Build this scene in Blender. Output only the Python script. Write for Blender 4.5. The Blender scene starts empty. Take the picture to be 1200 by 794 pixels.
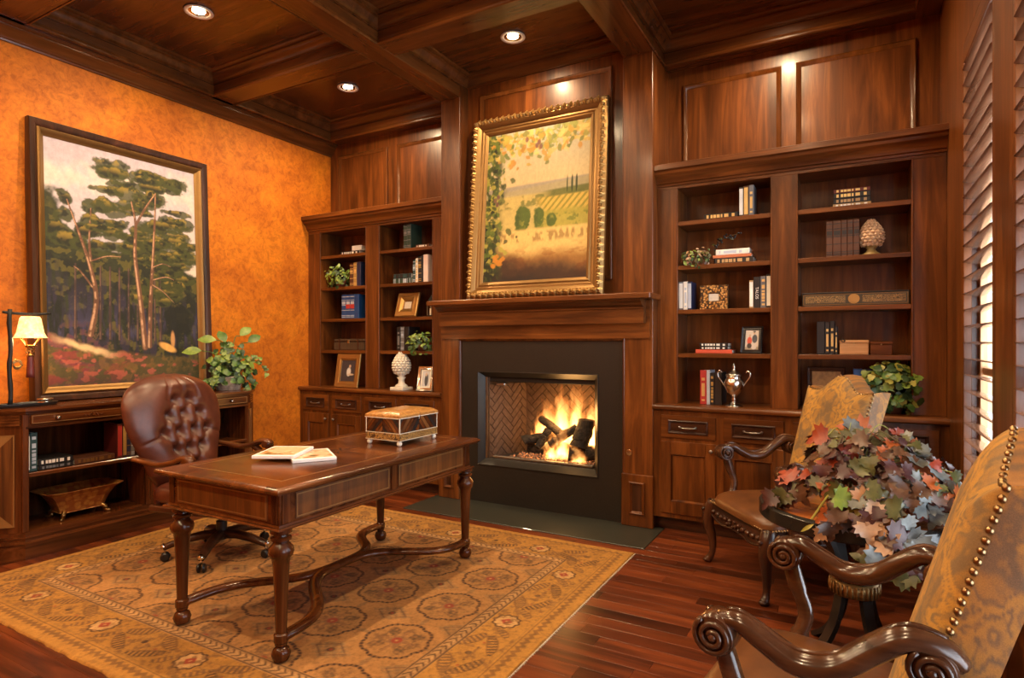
import bpy, bmesh, math, random
import numpy as np
from math import sin, cos, pi, radians as R, sqrt, atan2
from mathutils import Vector, Matrix

random.seed(7)
SC = bpy.context.scene
COL = SC.collection

# ------------------------------------------------------------------ camera
YAW = math.atan(395 / 705.0)
cam_d = bpy.data.cameras.new('camera')
cam_d.sensor_fit = 'HORIZONTAL'
cam_d.sensor_width = 36.0
cam_d.lens = 705.0 / 1200.0 * 36.0
cam_d.shift_y = 4.0 / 1200.0
cam_d.clip_start = 0.05
cam = bpy.data.objects.new('camera', cam_d)
cam.location = (0, 0, 1.40)
cam.rotation_euler = (pi / 2, 0, YAW)
COL.objects.link(cam)
SC.camera = cam

# ------------------------------------------------------------------ world (bright overcast sky) and exposure
SKY_STRENGTH = 13.0
CAN_POWER = 158.0
w = bpy.data.worlds.new('sky'); SC.world = w
w.use_nodes = True
bgn = w.node_tree.nodes['Background']
bgn.inputs[0].default_value = (0.80, 0.90, 1.0, 1)
bgn.inputs[1].default_value = SKY_STRENGTH
vs = SC.view_settings
vs.view_transform = 'Standard'; vs.look = 'None'; vs.gamma = 1.0
vs.use_curve_mapping = False
vs.exposure = -0.22

# ------------------------------------------------------------------ room measures (metres)
XL, XRW = -5.08, 0.53            # left and right wall
YW = 4.90                        # wall behind the bookcases
YFR = -1.30                      # wall behind the camera
XB0, XB1 = -3.235, -1.285        # chimney breast
YB = 4.454                       # pilaster faces
YFI = 4.57                       # recessed field between the pilasters
YF = 4.58                        # face of the bookcases
YCAB = 4.47                      # face of the base cabinets
ZC = 3.80                        # coffer panels
ZBM = 3.59                       # underside of the beams
WT = 0.12

# windows: (y0, y1, z0, z1) in the right wall; (x0, x1, z0, z1) in the wall behind the camera
WIN_R = [(3.18, 4.00, 0.32, 2.98), (2.0, 2.86, 0.32, 2.98), (0.72, 1.58, 0.32, 2.98)]
WIN_F = []
def portal(loc, rot, sx, sy):
    l = bpy.data.lights.new('sky_portal', 'AREA'); l.shape = 'RECTANGLE'; l.size = sx; l.size_y = sy
    l.cycles.is_portal = True
    o = bpy.data.objects.new('sky_portal', l); o.location = loc; o.rotation_euler = rot; COL.objects.link(o)
for (a, b, c, d) in WIN_R:
    portal((XRW + 0.135, (a + b) / 2, (c + d) / 2), (0, R(90), 0), d - c, b - a)
for (a, b, c, d) in WIN_F:
    portal(((a + b) / 2, YFR - 0.135, (c + d) / 2), (R(90), 0, 0), b - a, d - c)
# ------------------------------------------------------------------ mesh helpers
ORG = {}
class MB:
    def __init__(s): s.v = []; s.f = []
    def add(s, vs, fs):
        n = len(s.v); s.v.extend([tuple(p) for p in vs]); s.f.extend([tuple(i + n for i in f) for f in fs]); return s
    def box(s, x0, x1, y0, y1, z0, z1, c=0.0):
        if x0 > x1: x0, x1 = x1, x0
        if y0 > y1: y0, y1 = y1, y0
        if z0 > z1: z0, z1 = z1, z0
        if c <= 0:
            v = [(x, y, z) for x in (x0, x1) for y in (y0, y1) for z in (z0, z1)]
            return s.add(v, [(0,1,3,2),(4,6,7,5),(0,4,5,1),(2,3,7,6),(0,2,6,4),(1,5,7,3)])
        c = min(c, (x1-x0)*.45, (y1-y0)*.45, (z1-z0)*.45)
        v = []; idx = {}
        for i, x in enumerate((x0, x1)):
            for j, y in enumerate((y0, y1)):
                for k, z in enumerate((z0, z1)):
                    dx = c if i == 0 else -c; dy = c if j == 0 else -c; dz = c if k == 0 else -c
                    idx[(i,j,k,0)] = len(v); v.append((x, y+dy, z+dz))
                    idx[(i,j,k,1)] = len(v); v.append((x+dx, y, z+dz))
                    idx[(i,j,k,2)] = len(v); v.append((x+dx, y+dy, z))
        f = []
        for i in (0,1): f.append([idx[(i,j,k,0)] for j,k in ((0,0),(1,0),(1,1),(0,1))])
        for j in (0,1): f.append([idx[(i,j,k,1)] for i,k in ((0,0),(1,0),(1,1),(0,1))])
        for k in (0,1): f.append([idx[(i,j,k,2)] for i,j in ((0,0),(1,0),(1,1),(0,1))])
        for i in (0,1):
            for j in (0,1): f.append([idx[(i,j,0,0)], idx[(i,j,1,0)], idx[(i,j,1,1)], idx[(i,j,0,1)]])
            for k in (0,1): f.append([idx[(i,0,k,0)], idx[(i,1,k,0)], idx[(i,1,k,2)], idx[(i,0,k,2)]])
        for j in (0,1):
            for k in (0,1): f.append([idx[(0,j,k,1)], idx[(1,j,k,1)], idx[(1,j,k,2)], idx[(0,j,k,2)]])
        for i in (0,1):
            for j in (0,1):
                for k in (0,1): f.append([idx[(i,j,k,0)], idx[(i,j,k,1)], idx[(i,j,k,2)]])
        return s.add(v, f)
    def lathe(s, prof, c=(0,0,0), n=20, caps=True):
        """prof: list of (r, z)"""
        v = []; f = []
        for r, z in prof:
            for i in range(n):
                a = 2*pi*i/n; v.append((c[0]+r*cos(a), c[1]+r*sin(a), c[2]+z))
        m = len(prof)
        for j in range(m-1):
            for i in range(n):
                a = j*n+i; b = j*n+(i+1)%n; f.append((a, b, b+n, a+n))
        if caps:
            f.append(tuple(range(n))[::-1]); f.append(tuple(range((m-1)*n, m*n)))
        return s.add(v, f)
    def tube(s, pts, rad, n=8, caps=True, flat=None, up=None):
        """tube along points; rad number or list; flat=(a,b) ellipse factors"""
        P = [Vector(p) for p in pts]; m = len(P)
        if not hasattr(rad, '__len__'): rad = [rad]*m
        T = []
        for i in range(m):
            t = (P[min(i+1,m-1)] - P[max(i-1,0)])
            T.append(t.normalized() if t.length > 1e-9 else Vector((0,0,1)))
        ref = Vector(up) if up else (Vector((0,0,1)) if abs(T[0].z) < .9 else Vector((1,0,0)))
        N = (ref - T[0]*ref.dot(T[0])).normalized()
        v = []; f = []
        for i in range(m):
            if up:
                r2 = ref - T[i]*ref.dot(T[i])
                if r2.length > 1e-4: N = r2.normalized()
            else:
                N = (N - T[i]*N.dot(T[i])).normalized()
            B = T[i].cross(N)
            fa, fb = flat if flat else (1, 1)
            if hasattr(fa, '__len__'): fa = fa[i]
            if hasattr(fb, '__len__'): fb = fb[i]
            for k in range(n):
                a = 2*pi*k/n + (pi/n if n == 4 else 0)
                v.append(P[i] + N*(cos(a)*rad[i]*fa) + B*(sin(a)*rad[i]*fb))
        for j in range(m-1):
            for k in range(n):
                a = j*n+k; b = j*n+(k+1)%n; f.append((a, b, b+n, a+n))
        if caps: f.append(tuple(range(n))[::-1]); f.append(tuple(range((m-1)*n, m*n)))
        return s.add(v, f)
    def prism(s, poly, d0, d1, fn):
        """poly in (u,v); extruded over d0..d1; fn(u,v,d)->xyz"""
        n = len(poly)
        v = [fn(u, w_, d0) for u, w_ in poly] + [fn(u, w_, d1) for u, w_ in poly]
        f = [tuple(range(n))[::-1], tuple(range(n, 2*n))]
        for i in range(n): j = (i+1) % n; f.append((i, j, j+n, i+n))
        return s.add(v, f)
    def frame(s, u0, u1, v0, v1, prof, fn, closed=True):
        """picture-frame sweep. prof: (inward, height) list, closed loop. fn(u,v,h)->xyz"""
        m = len(prof); v = []; f = []
        for cu, cv, su, sv in ((u0,v0,1,1),(u1,v0,-1,1),(u1,v1,-1,-1),(u0,v1,1,-1)):
            for a, h in prof: v.append(fn(cu+su*a, cv+sv*a, h))
        k = m if closed else m-1
        for c in range(4):
            d = (c+1) % 4
            for i in range(k):
                j = (i+1) % m; f.append((c*m+i, d*m+i, d*m+j, c*m+j))
        return s.add(v, f)
    def grid(s, fn, nu, nv, closed_u=False):
        v = [fn(i/(nu if closed_u else nu-1), j/(nv-1)) for j in range(nv) for i in range(nu)]
        f = []
        for j in range(nv-1):
            for i in range(nu if closed_u else nu-1):
                a = j*nu+i; b = j*nu+(i+1) % nu; f.append((a, b, b+nu, a+nu))
        return s.add(v, f)
    def ball(s, c, r, n=10, m=7, sc=(1,1,1)):
        prof = []
        v = []; f = []
        for j in range(m+1):
            t = -pi/2 + pi*j/m
            for i in range(n):
                a = 2*pi*i/n; v.append((c[0]+r*sc[0]*cos(t)*cos(a), c[1]+r*sc[1]*cos(t)*sin(a), c[2]+r*sc[2]*sin(t)))
        for j in range(m):
            for i in range(n):
                a = j*n+i; b = j*n+(i+1) % n; f.append((a, b, b+n, a+n))
        return s.add(v, f)
    def mesh(s, name, off=(0,0,0), smooth=False, recalc=True):
        me = bpy.data.meshes.new(name)
        if off != (0,0,0): vv = [(p[0]-off[0], p[1]-off[1], p[2]-off[2]) for p in s.v]
        else: vv = s.v
        me.from_pydata([tuple(p) for p in vv], [], s.f)
        if recalc:
            bm = bmesh.new(); bm.from_mesh(me)
            bmesh.ops.recalc_face_normals(bm, faces=bm.faces); bm.to_mesh(me); bm.free()
        if smooth:
            me.shade_smooth()
            if smooth is not True: me.set_sharp_from_angle(angle=R(smooth))
        me.update()
        return me
    def build(s, name, mat, parent=None, smooth=False, recalc=True):
        """vertices in world space unless the parent is a local-space thing"""
        off = ORG.get(parent, (0,0,0)) if parent else (0,0,0)
        me = s.mesh(name, off, smooth, recalc)
        if mat: me.materials.append(M(mat))
        o = bpy.data.objects.new(name, me); COL.objects.link(o)
        if parent: o.parent = parent
        ORG[o] = off
        return o

def tag(o, label=None, cat=None, group=None, kind=None):
    if label: o['label'] = label
    if cat: o['category'] = cat
    if group: o['group'] = group
    if kind: o['kind'] = kind
    return o
def thing(name, label, cat, loc=(0,0,0), rz=0.0, group=None, local=False):
    o = bpy.data.objects.new(name, None); COL.objects.link(o)
    o.empty_display_size = .05
    o.location = loc; o.rotation_euler = (0, 0, rz)
    ORG[o] = (0,0,0) if (local or rz) else tuple(loc)
    return tag(o, label, cat, group)
def struct(o, label, cat=None):
    o['kind'] = 'structure'; o['label'] = label
    if cat: o['category'] = cat
    return o
def copy_tree(o, parent=None):
    c = o.copy(); COL.objects.link(c); c.parent = parent
    ORG[c] = ORG.get(o, (0,0,0))
    for ch in list(o.children): copy_tree(ch, c)
    return c
def spot(name, loc, rot, power, size, blend, col, radius, parent=None):
    l = bpy.data.lights.new(name, 'SPOT'); l.energy = power; l.spot_size = size; l.spot_blend = blend
    l.color = col; l.shadow_soft_size = radius
    o = bpy.data.objects.new(name, l); COL.objects.link(o); o.location = loc; o.rotation_euler = rot
    if parent: o.parent = parent
    return o
def fnY(y0, sgn=-1):            # plane facing -Y : (u,v,h) -> (u, y0 - h, v)
    return lambda u, v, h: (u, y0 + sgn*h, v)
def fnX(x0, sgn=1):             # plane facing +X
    return lambda u, v, h: (x0 + sgn*h, u, v)
def fnZ(z0, sgn=1):
    return lambda u, v, h: (u, v, z0 + sgn*h)

# ------------------------------------------------------------------ materials
MATS = {}
MAKE = {}
def M(name):
    if name not in MATS: MATS[name] = MAKE[name]() if name in MAKE else plain(name)
    return MATS[name]
class NT:
    def __init__(s, name):
        s.m = bpy.data.materials.new(name); s.m.use_nodes = True
        s.t = s.m.node_tree; s.n = s.t.nodes; s.l = s.t.links
        s.b = s.n['Principled BSDF']; s.out = s.n['Material Output']
    def node(s, typ, **kw):
        x = s.n.new(typ)
        for k, v in kw.items(): setattr(x, k, v)
        return x
    def link(s, a, b): s.l.new(a, b)
    def set(s, **kw):
        for k, v in kw.items(): s.b.inputs[k.replace('_', ' ')].default_value = v
    def coord(s, scale=(1,1,1), rnd=True, kind='Object', rot=(0,0,0)):
        tc = s.node('ShaderNodeTexCoord'); mp = s.node('ShaderNodeMapping')
        mp.inputs['Scale'].default_value = scale; mp.inputs['Rotation'].default_value = rot
        if rnd:
            oi = s.node('ShaderNodeObjectInfo'); ad = s.node('ShaderNodeVectorMath', operation='ADD')
            mu = s.node('ShaderNodeVectorMath', operation='SCALE'); cb = s.node('ShaderNodeCombineXYZ')
            s.link(oi.outputs['Random'], cb.inputs[0]); s.link(oi.outputs['Random'], cb.inputs[1]); s.link(oi.outputs['Random'], cb.inputs[2])
            s.link(cb.outputs[0], mu.inputs[0]); mu.inputs['Scale'].default_value = 17.3
            s.link(tc.outputs[kind], ad.inputs[0]); s.link(mu.outputs[0], ad.inputs[1]); s.link(ad.outputs[0], mp.inputs[0])
        else: s.link(tc.outputs[kind], mp.inputs[0])
        return mp.outputs[0]
    def noise(s, vec, scale=5, detail=4, rough=.55, dist=0.0):
        x = s.node('ShaderNodeTexNoise'); x.inputs['Scale'].default_value = scale
        x.inputs['Detail'].default_value = detail; x.inputs['Roughness'].default_value = rough
        x.inputs['Distortion'].default_value = dist
        if vec: s.link(vec, x.inputs['Vector'])
        return x.outputs[0]
    def ramp(s, fac, stops):
        x = s.node('ShaderNodeValToRGB'); e = x.color_ramp.elements
        while len(e) < len(stops): e.new(.5)
        for i, (p, c) in enumerate(stops): e[i].position = p; e[i].color = tuple(c) + (1,)
        s.link(fac, x.inputs[0]); return x.outputs[0]
    def mix(s, a, b, fac, mode='MIX'):
        x = s.node('ShaderNodeMix', data_type='RGBA', blend_type=mode)
        for sock, val in ((x.inputs[6], a), (x.inputs[7], b), (x.inputs[0], fac)):
            if hasattr(val, 'is_output'): s.link(val, sock)
            elif isinstance(val, (int, float)): sock.default_value = val
            else: sock.default_value = tuple(val) + (1,)
        return x.outputs[2]
    def bump(s, h, strength=.2, dist=.01):
        x = s.node('ShaderNodeBump'); x.inputs['Strength'].default_value = strength; x.inputs['Distance'].default_value = dist
        s.link(h, x.inputs['Height']); s.link(x.outputs[0], s.b.inputs['Normal'])
    def color(s, c):
        if hasattr(c, 'is_output'): s.link(c, s.b.inputs['Base Color'])
        else: s.b.inputs['Base Color'].default_value = tuple(c) + (1,)
        return s.m
PLAIN = {}
def pal(name, c, rough=.5, metal=0.0, coat=0.0, em=None, es=0.0): PLAIN[name] = (c, rough, metal, coat, em, es)
def plain(name):
    c, r, m, coat, em, es = PLAIN[name]
    k = NT(name)
    v = k.noise(k.coord((1,1,1)), 14, 3)
    k.color(k.mix(tuple(x*.82 for x in c), tuple(min(1, x*1.15) for x in c), v))
    k.set(Roughness=r, Metallic=m, Coat_Weight=coat)
    if em: k.b.inputs['Emission Color'].default_value = tuple(em) + (1,); k.set(Emission_Strength=es)
    return k.m

def wood(name, dark, mid, light, axis, rough=.32, coat=.25, fig=1.0, var=0.0):
    def mk():
        k = NT(name)
        sc = [15.0, 15.0, 15.0]; sc['xyz'.index(axis)] = 1.1
        v = k.coord(tuple(sc))
        n1 = k.noise(v, 1.0, 7, .62, .9)
        sc2 = [3.2, 3.2, 3.2]; sc2['xyz'.index(axis)] = .55
        n2 = k.noise(k.coord(tuple(sc2)), 1.3, 3, .5, 1.6)
        c1 = k.ramp(n1, [(.30, dark), (.52, mid), (.74, light)])
        c2 = k.ramp(n2, [(.32, (.55,.5,.46)), (.62, (1.15,1.12,1.1))])
        cc = k.mix(c1, c2, .85*fig, 'MULTIPLY')
        if var:
            oi = k.node('ShaderNodeObjectInfo')
            cc = k.mix(cc, k.ramp(oi.outputs['Random'], [(0, (1-var,)*3), (.12, (1-var*.9,)*3), (.2, (.85,.85,.85)), (1, (1.25,1.3,1.35))]), 1.0, 'MULTIPLY')
        k.color(cc)
        k.set(Roughness=rough, Coat_Weight=coat*.5, Coat_Roughness=.15, Specular_IOR_Level=.35)
        k.bump(n1, .06 if not var else .015, .004)
        return k.m
    MAKE[name] = mk
WD, WM, WLt = (.060,.0175,.0038), (.135,.0405,.0078), (.235,.077,.0150)
for a in 'xyz':
    wood('wood_'+a, WD, WM, WLt, a, .34, .30)
    wood('desk_'+a, (.036,.0095,.003), (.100,.029,.0075), (.20,.065,.017), a, .24, .45)
    wood('dark_'+a, (.018,.007,.004), (.05,.018,.009), (.10,.036,.016), a, .3, .3)
    wood('plank_'+a, (.040,.009,.0035), (.12,.026,.0075), (.22,.055,.014), a, .28, .35, .9, .6)
    wood('ceil_'+a, (.080,.026,.0062), (.115,.038,.0088), (.155,.053,.0125), a, .24, .4)
    wood('pale_'+a, (.32,.15,.06), (.48,.25,.11), (.6,.35,.17), a, .35, .2)
wood('burl', (.06,.019,.004), (.155,.054,.011), (.28,.105,.022), 'z', .45, .05)
wood('table_top', (.12,.03,.008), (.28,.085,.02), (.42,.16,.04), 'x', .22, .5)

pal('brass', (.45,.30,.12), .32, 1.0); pal('pewter', (.42,.40,.37), .28, 1.0); pal('chrome', (.75,.75,.75), .12, 1.0)
pal('silver', (.62,.60,.55), .2, 1.0); pal('iron', (.02,.018,.016), .5, .4); pal('gold', (.44,.26,.085), .38, .8)
pal('gold_dim', (.27,.15,.048), .42, .7); pal('black', (.012,.011,.012), .35); pal('black_matte', (.02,.018,.016), .8)
pal('white_stone', (.72,.66,.55), .6); pal('ivory', (.8,.74,.62), .4); pal('paper', (.80,.74,.62), .8)
pal('white_paper', (.85,.86,.88), .5, 0, .2); pal('canvas_back', (.25,.2,.14), .9)
pal('tan_stone', (.62,.42,.27), .6); pal('olive', (.30,.21,.07), .45); pal('pot_brown', (.13,.04,.02), .35)
pal('stem', (.30,.30,.06), .6); pal('vine', (.10,.07,.03), .7)
pal('gilt', (.75,.55,.22), .35, .6); pal('white_ink', (.8,.78,.72), .7)
pal('hearth', (.030,.031,.024), .38, 0, .1)
pal('nail_bronze', (.30,.19,.09), .3, 1.0)
pal('rubber', (.01,.01,.01), .5)
pal('plaster_dark', (.1,.09,.08), .9)
# ------------------------------------------------------------------ surface materials
def mk_plaster():
    k = NT('orange_plaster'); v = k.coord((1,1,1), rnd=False)
    n1 = k.noise(v, 2.2, 6, .6, .6); n2 = k.noise(v, 13, 6, .7, 1.4); n3 = k.noise(v, 46, 4, .7, .6)
    c = k.ramp(n1, [(.30, (.42,.108,.005)), (.5, (.55,.155,.007)), (.72, (.70,.228,.010))])
    c = k.mix(c, k.ramp(n2, [(.36, (.50,.42,.38)), (.56, (1.05,1.03,1.0))]), .62, 'MULTIPLY')
    c = k.mix(c, k.ramp(n3, [(.36, (.6,.55,.5)), (.5, (1,1,1))]), .45, 'MULTIPLY')
    k.color(c); k.set(Roughness=.62, Specular_IOR_Level=.3); k.bump(n2, .25, .01); return k.m
MAKE['orange_plaster'] = mk_plaster
def mk_slab():
    k = NT('slate_slab'); v = k.coord((1,1,1), rnd=False)
    n = k.noise(v, 160, 3, .7); n2 = k.noise(v, 5, 4)
    c = k.ramp(n, [(.3, (.008,.0068,.0056)), (.7, (.022,.0185,.0145))]); c = k.mix(c, k.ramp(n2, [(.3,(.8,.8,.8)),(.7,(1.15,1.1,1.05))]), .7, 'MULTIPLY')
    k.color(c); k.set(Roughness=.42); return k.m
MAKE['slate_slab'] = mk_slab
def mk_brick():
    k = NT('fire_brick'); n = k.noise(k.coord((1,1,1)), 24, 4)
    k.color(k.ramp(n, [(.3, (.075,.045,.03)), (.7, (.14,.085,.058))])); k.set(Roughness=.85); k.bump(n, .3, .004); return k.m
MAKE['fire_brick'] = mk_brick
pal('mortar', (.035,.024,.018), .95)
pal('soot', (.05,.035,.026), .9)

# ------------------------------------------------------------------ floor of individual planks
fl = MB().box(XL-.12, XRW+.12, YFR-.12, YW+.3, -.06, -.012).build('floor', 'plank_x')
struct(fl, 'polished red brown hardwood plank floor', 'floor')
RUG = (-4.47, -1.24, 1.37, 3.87)
HEARTH = (-3.29, -1.21, 3.985, 4.50)
pw = .098
rows = int((YW - .55) / pw)
for r in range(rows):
    y0 = .55 + r*pw; y1 = y0 + pw
    x = XL - random.uniform(0, 1.0)
    while x < XRW:
        L = random.uniform(.55, 1.5); a, b = max(x, XL), min(x+L, XRW); x += L
        if b - a < .02: continue
        if a > RUG[0]+.03 and b < RUG[1]-.03 and y0 > RUG[2]+.03 and y1 < RUG[3]-.03: continue
        if y1 > HEARTH[2]-.001:
            segs = [(a, min(b, HEARTH[0])), (max(a, HEARTH[1]), b)]
        else: segs = [(a, b)]
        for s0, s1 in segs:
            if s1 - s0 < .03: continue
            MB().box(s0+.0003, s1-.0003, y0+.0003, min(y1, YW)-.0003, -.012, 0, .0009).build('plank', 'plank_x', fl)
hs = MB().box(HEARTH[0], HEARTH[1], HEARTH[2], HEARTH[3], -.012, .006, .003).build('hearth_slab', 'hearth')
tag(hs, 'dark slate hearth slab set in the floor before the fireplace', 'hearth')

# ------------------------------------------------------------------ walls
wl = MB().box(XL-.12, XL, YFR, YW+.12, -.03, ZC+.2).build('wall_left', 'orange_plaster')
struct(wl, 'mottled burnt orange plaster wall', 'wall')
ZT = ZC + .2
mb = MB()
mb.box(XL, XB0+.05, YW, YW+.12, 0, ZT); mb.box(XB1-.05, XRW, YW, YW+.12, 0, ZT)
wb = struct(mb.build('wall_back', 'wood_z'), 'mahogany panelled back wall above the bookcases', 'wall')
PANPROF = [(0,0),(0,.016),(.008,.022),(.018,.018),(.026,.010),(.036,.006),(.036,0)]
for a, b in ((-1.164,-.44), (-.341,.398), (-4.949,-4.242), (-4.115,-3.41)):
    MB().box(a+.03, b-.03, YW-.004, YW+.01, 2.79, 3.43).build('panel', 'wood_z', wb)
    MB().frame(a, b, 2.765, 3.458, PANPROF, fnY(YW)).build('panel_moulding', 'ceil_z', wb, 40)

def wall_with_holes(lo, hi, holes, z0, z1, put):
    z0 -= .03; cur = lo
    for (a, b, c, d) in sorted(holes):
        put(cur, a, z0, z1); put(a, b, z0, c); put(a, b, d, z1); cur = b
    put(cur, hi, z0, z1)
mb = MB()
wall_with_holes(YFR, YW+.12, WIN_R, 0, ZT, lambda a, b, c, d: mb.box(XRW, XRW+WT, a, b, c, d))
wr = struct(mb.build('wall_right', 'wood_z'), 'mahogany wall with shuttered windows', 'wall')
mb = MB()
wall_with_holes(XL-.12, XRW+WT, WIN_F, 0, ZT, lambda a, b, c, d: mb.box(a, b, YFR-WT, YFR, c, d))
struct(mb.build('wall_front', 'orange_plaster'), 'orange plaster wall opposite the fireplace', 'wall')

def mk_glass():
    k = NT('window_glass'); k.color((1,1,1)); k.set(Roughness=0.0, IOR=1.01, Transmission_Weight=1.0)
    t = k.node('ShaderNodeBsdfTransparent'); g = k.node('ShaderNodeBsdfGlossy'); g.inputs['Roughness'].default_value = .02
    mx = k.node('ShaderNodeMixShader'); mx.inputs[0].default_value = .06
    k.link(t.outputs[0], mx.inputs[1]); k.link(g.outputs[0], mx.inputs[2]); k.link(mx.outputs[0], k.out.inputs['Surface'])
    return k.m
MAKE['window_glass'] = mk_glass
nwin = 0
for (a, b, c, d) in WIN_R:
    nwin += 1
    o = MB().frame(a, b, c, d, [(0,0),(0,.05),(.05,.05),(.06,.03),(.06,0)], fnX(XRW+.07)).build('window_%d' % nwin, 'pale_z')
    struct(o, 'tall window behind louvred shutter, %s' % ['beside the right bookcase', 'second from the bookcase', 'third from the bookcase', 'farthest from the bookcase'][nwin-1], 'window')
    MB().box(XRW+.093, XRW+.097, a+.055, b-.055, c+.055, d-.055).build('pane', 'window_glass', o)
    MB().box(XRW+.08, XRW+.11, a+.05, b-.05, 1.23, 1.27, .004).build('sash_bar', 'pale_y', o)
for (a, b, c, d) in WIN_F:
    nwin += 1
    o = MB().frame(a, b, c, d, [(0,0),(0,.05),(.06,.05),(.07,.03),(.07,0)], fnY(YFR-.07, -1)).build('window_%d' % nwin, 'wood_z')
    struct(o, 'tall window in the wall opposite the fireplace', 'window')
    MB().box(a+.06, b-.06, YFR-.097, YFR-.093, c+.06, d-.06).build('pane', 'window_glass', o)

# ------------------------------------------------------------------ coffered ceiling
cl = MB().box(XL-.12, XRW+WT, YFR-WT, YW+.12, ZC, ZC+.12).build('ceiling', 'ceil_x')
struct(cl, 'dark mahogany coffered ceiling', 'ceiling')
BD = .14
BX = [(XB0, -3.03), (-1.515, XB1)]
BYs = [(3.38, 3.58), (1.78, 1.98), (.18, .38)]
for a, b in BX: MB().box(a, b, YFR, YB, ZBM, ZC, .004).build('beam', 'ceil_y', cl)
cols = [(XL+BD, XB0), (-3.03, -1.515), (XB1, XRW-BD)]
for a, b in BYs:
    for c0, c1 in ((XL, XB0), (-3.03, -1.515), (XB1, XRW)): MB().box(c0, c1, a, b, ZBM, ZC, .004).build('beam', 'ceil_x', cl)
MB().box(XL, XL+BD, YFR, YW, ZBM, ZC, .003).build('border_beam', 'ceil_y', cl)
MB().box(XRW-BD, XRW, YFR, YW, ZBM, ZC, .003).build('border_beam', 'ceil_y', cl)
MB().box(XL+BD, XB0, YW-BD, YW, ZBM, ZC, .003).build('border_beam', 'ceil_x', cl)
MB().box(XB1, XRW-BD, YW-BD, YW, ZBM, ZC, .003).build('border_beam', 'ceil_x', cl)
MB().box(XL, XRW, YFR, YFR+BD, ZBM, ZC, .003).build('border_beam', 'ceil_x', cl)
CROWN = [(0,0),(0,.112),(.014,.112),(.014,.100),(.022,.096),(.032,.084),(.038,.066),(.052,.050),(.068,.044),(.068,.032),(.080,.028),(.090,.018),(.090,0)]
BEAD = [(0,.215),(.010,.215),(.016,.208),(.016,.196),(.008,.188),(.006,.172),(0,.168)]
yrows = [(3.58, None), (1.98, 3.38), (.38, 1.78), (YFR+BD, .18)]
COFFERS = []
for ci, (a, b) in enumerate(cols):
    for ri, (c, d) in enumerate(yrows):
        if d is None: d = YFI if ci == 1 else YW-BD
        COFFERS.append((ci, ri, a, b, c, d))
        MB().frame(a, b, c, d, CROWN, fnZ(ZC, -1)).build('crown_moulding', 'ceil_x', cl, 28)
        if not (ci == 1 and ri == 0):
            MB().frame(a, b, c, d, BEAD, fnZ(ZC, -1)).build('bead_moulding', 'ceil_x', cl, 40)
        MB().box(a+.08, b-.08, c+.08, d-.08, ZC-.012, ZC+.002).build('coffer_panel', 'ceil_x', cl)
# crown along the orange wall
prof = [(0,3.475),(.014,3.475),(.018,3.487),(.03,3.492),(.036,3.505),(.06,3.525),(.078,3.552),(.085,3.556),(.085,3.568),(.10,3.572),(.10,3.592),(0,3.592)]
t1 = MB().prism(prof, YFR, YW, lambda u, v, d: (XL+u, d, v)).build('trim_1', 'ceil_y', None, 40)
struct(t1, 'mahogany crown moulding along the orange wall', 'trim')

# recessed cans; most beyond the view are added to light the room
pal('lamp_glow', (1,.9,.7), .5, 0, 0, (1.0,.78,.46), 60.0)
pal('can_trim', (.75,.70,.62), .3, .3)
def recessed(x, y, label, power):
    t = thing('recessed_light', label, 'ceiling light', (x, y, ZC-.012), group='recessed ceiling lights')
    MB().lathe([(.072,0),(.095,-.004),(.098,-.010),(.092,-.014),(.070,-.008),(.066,.0)], (x,y,ZC-.012), 28, False).build('trim_ring', 'can_trim', t, True)
    MB().lathe([(.069,-.006),(.052,-.002),(.045,-.001)], (x,y,ZC-.012), 24, False).build('reflector', 'silver', t, True)
    MB().lathe([(.0,-.006),(.03,-.006),(.044,-.0035)], (x,y,ZC-.012), 20, False).build('bulb', 'lamp_glow', t, True)
    s_ = spot('can_beam', (0,0,-.03), (0,0,0), power, R(174), .75, (1.0,.70,.40), .05, t)
    return t
where = {(0,0): 'over the left bookcase', (0,1): 'over the leather desk chair', (0,2): 'added out of view over the near end of the credenza', (0,3): 'added out of view over the front corner beside the orange wall',
         (1,0): 'above the gilt framed vineyard painting', (1,1): 'added out of view over the writing desk', (1,2): 'added out of view over the near rug edge', (1,3): 'added out of view before the front wall',
         (2,0): 'over the right bookcase', (2,1): 'added out of view over the round side table', (2,2): 'added out of view over the window side armchair', (2,3): 'added out of view over the front corner beside the shutters'}
CANS = {}
for ci, ri, a, b, c, d in COFFERS:
    x = (a+b)/2; y = (c+d)/2
    if (ci,ri) == (0,0): x, y = -4.09, 4.16
    if (ci,ri) == (0,1): x, y = -4.09, 2.68
    if (ci,ri) == (1,0): x, y = -2.29, 4.10
    CANS[(ci,ri)] = recessed(x, y, 'lit round recessed ceiling light ' + where[(ci,ri)], CAN_POWER*{(2,1): .6, (2,2): .6, (1,0): .55}.get((ci,ri), 1.0))

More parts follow.
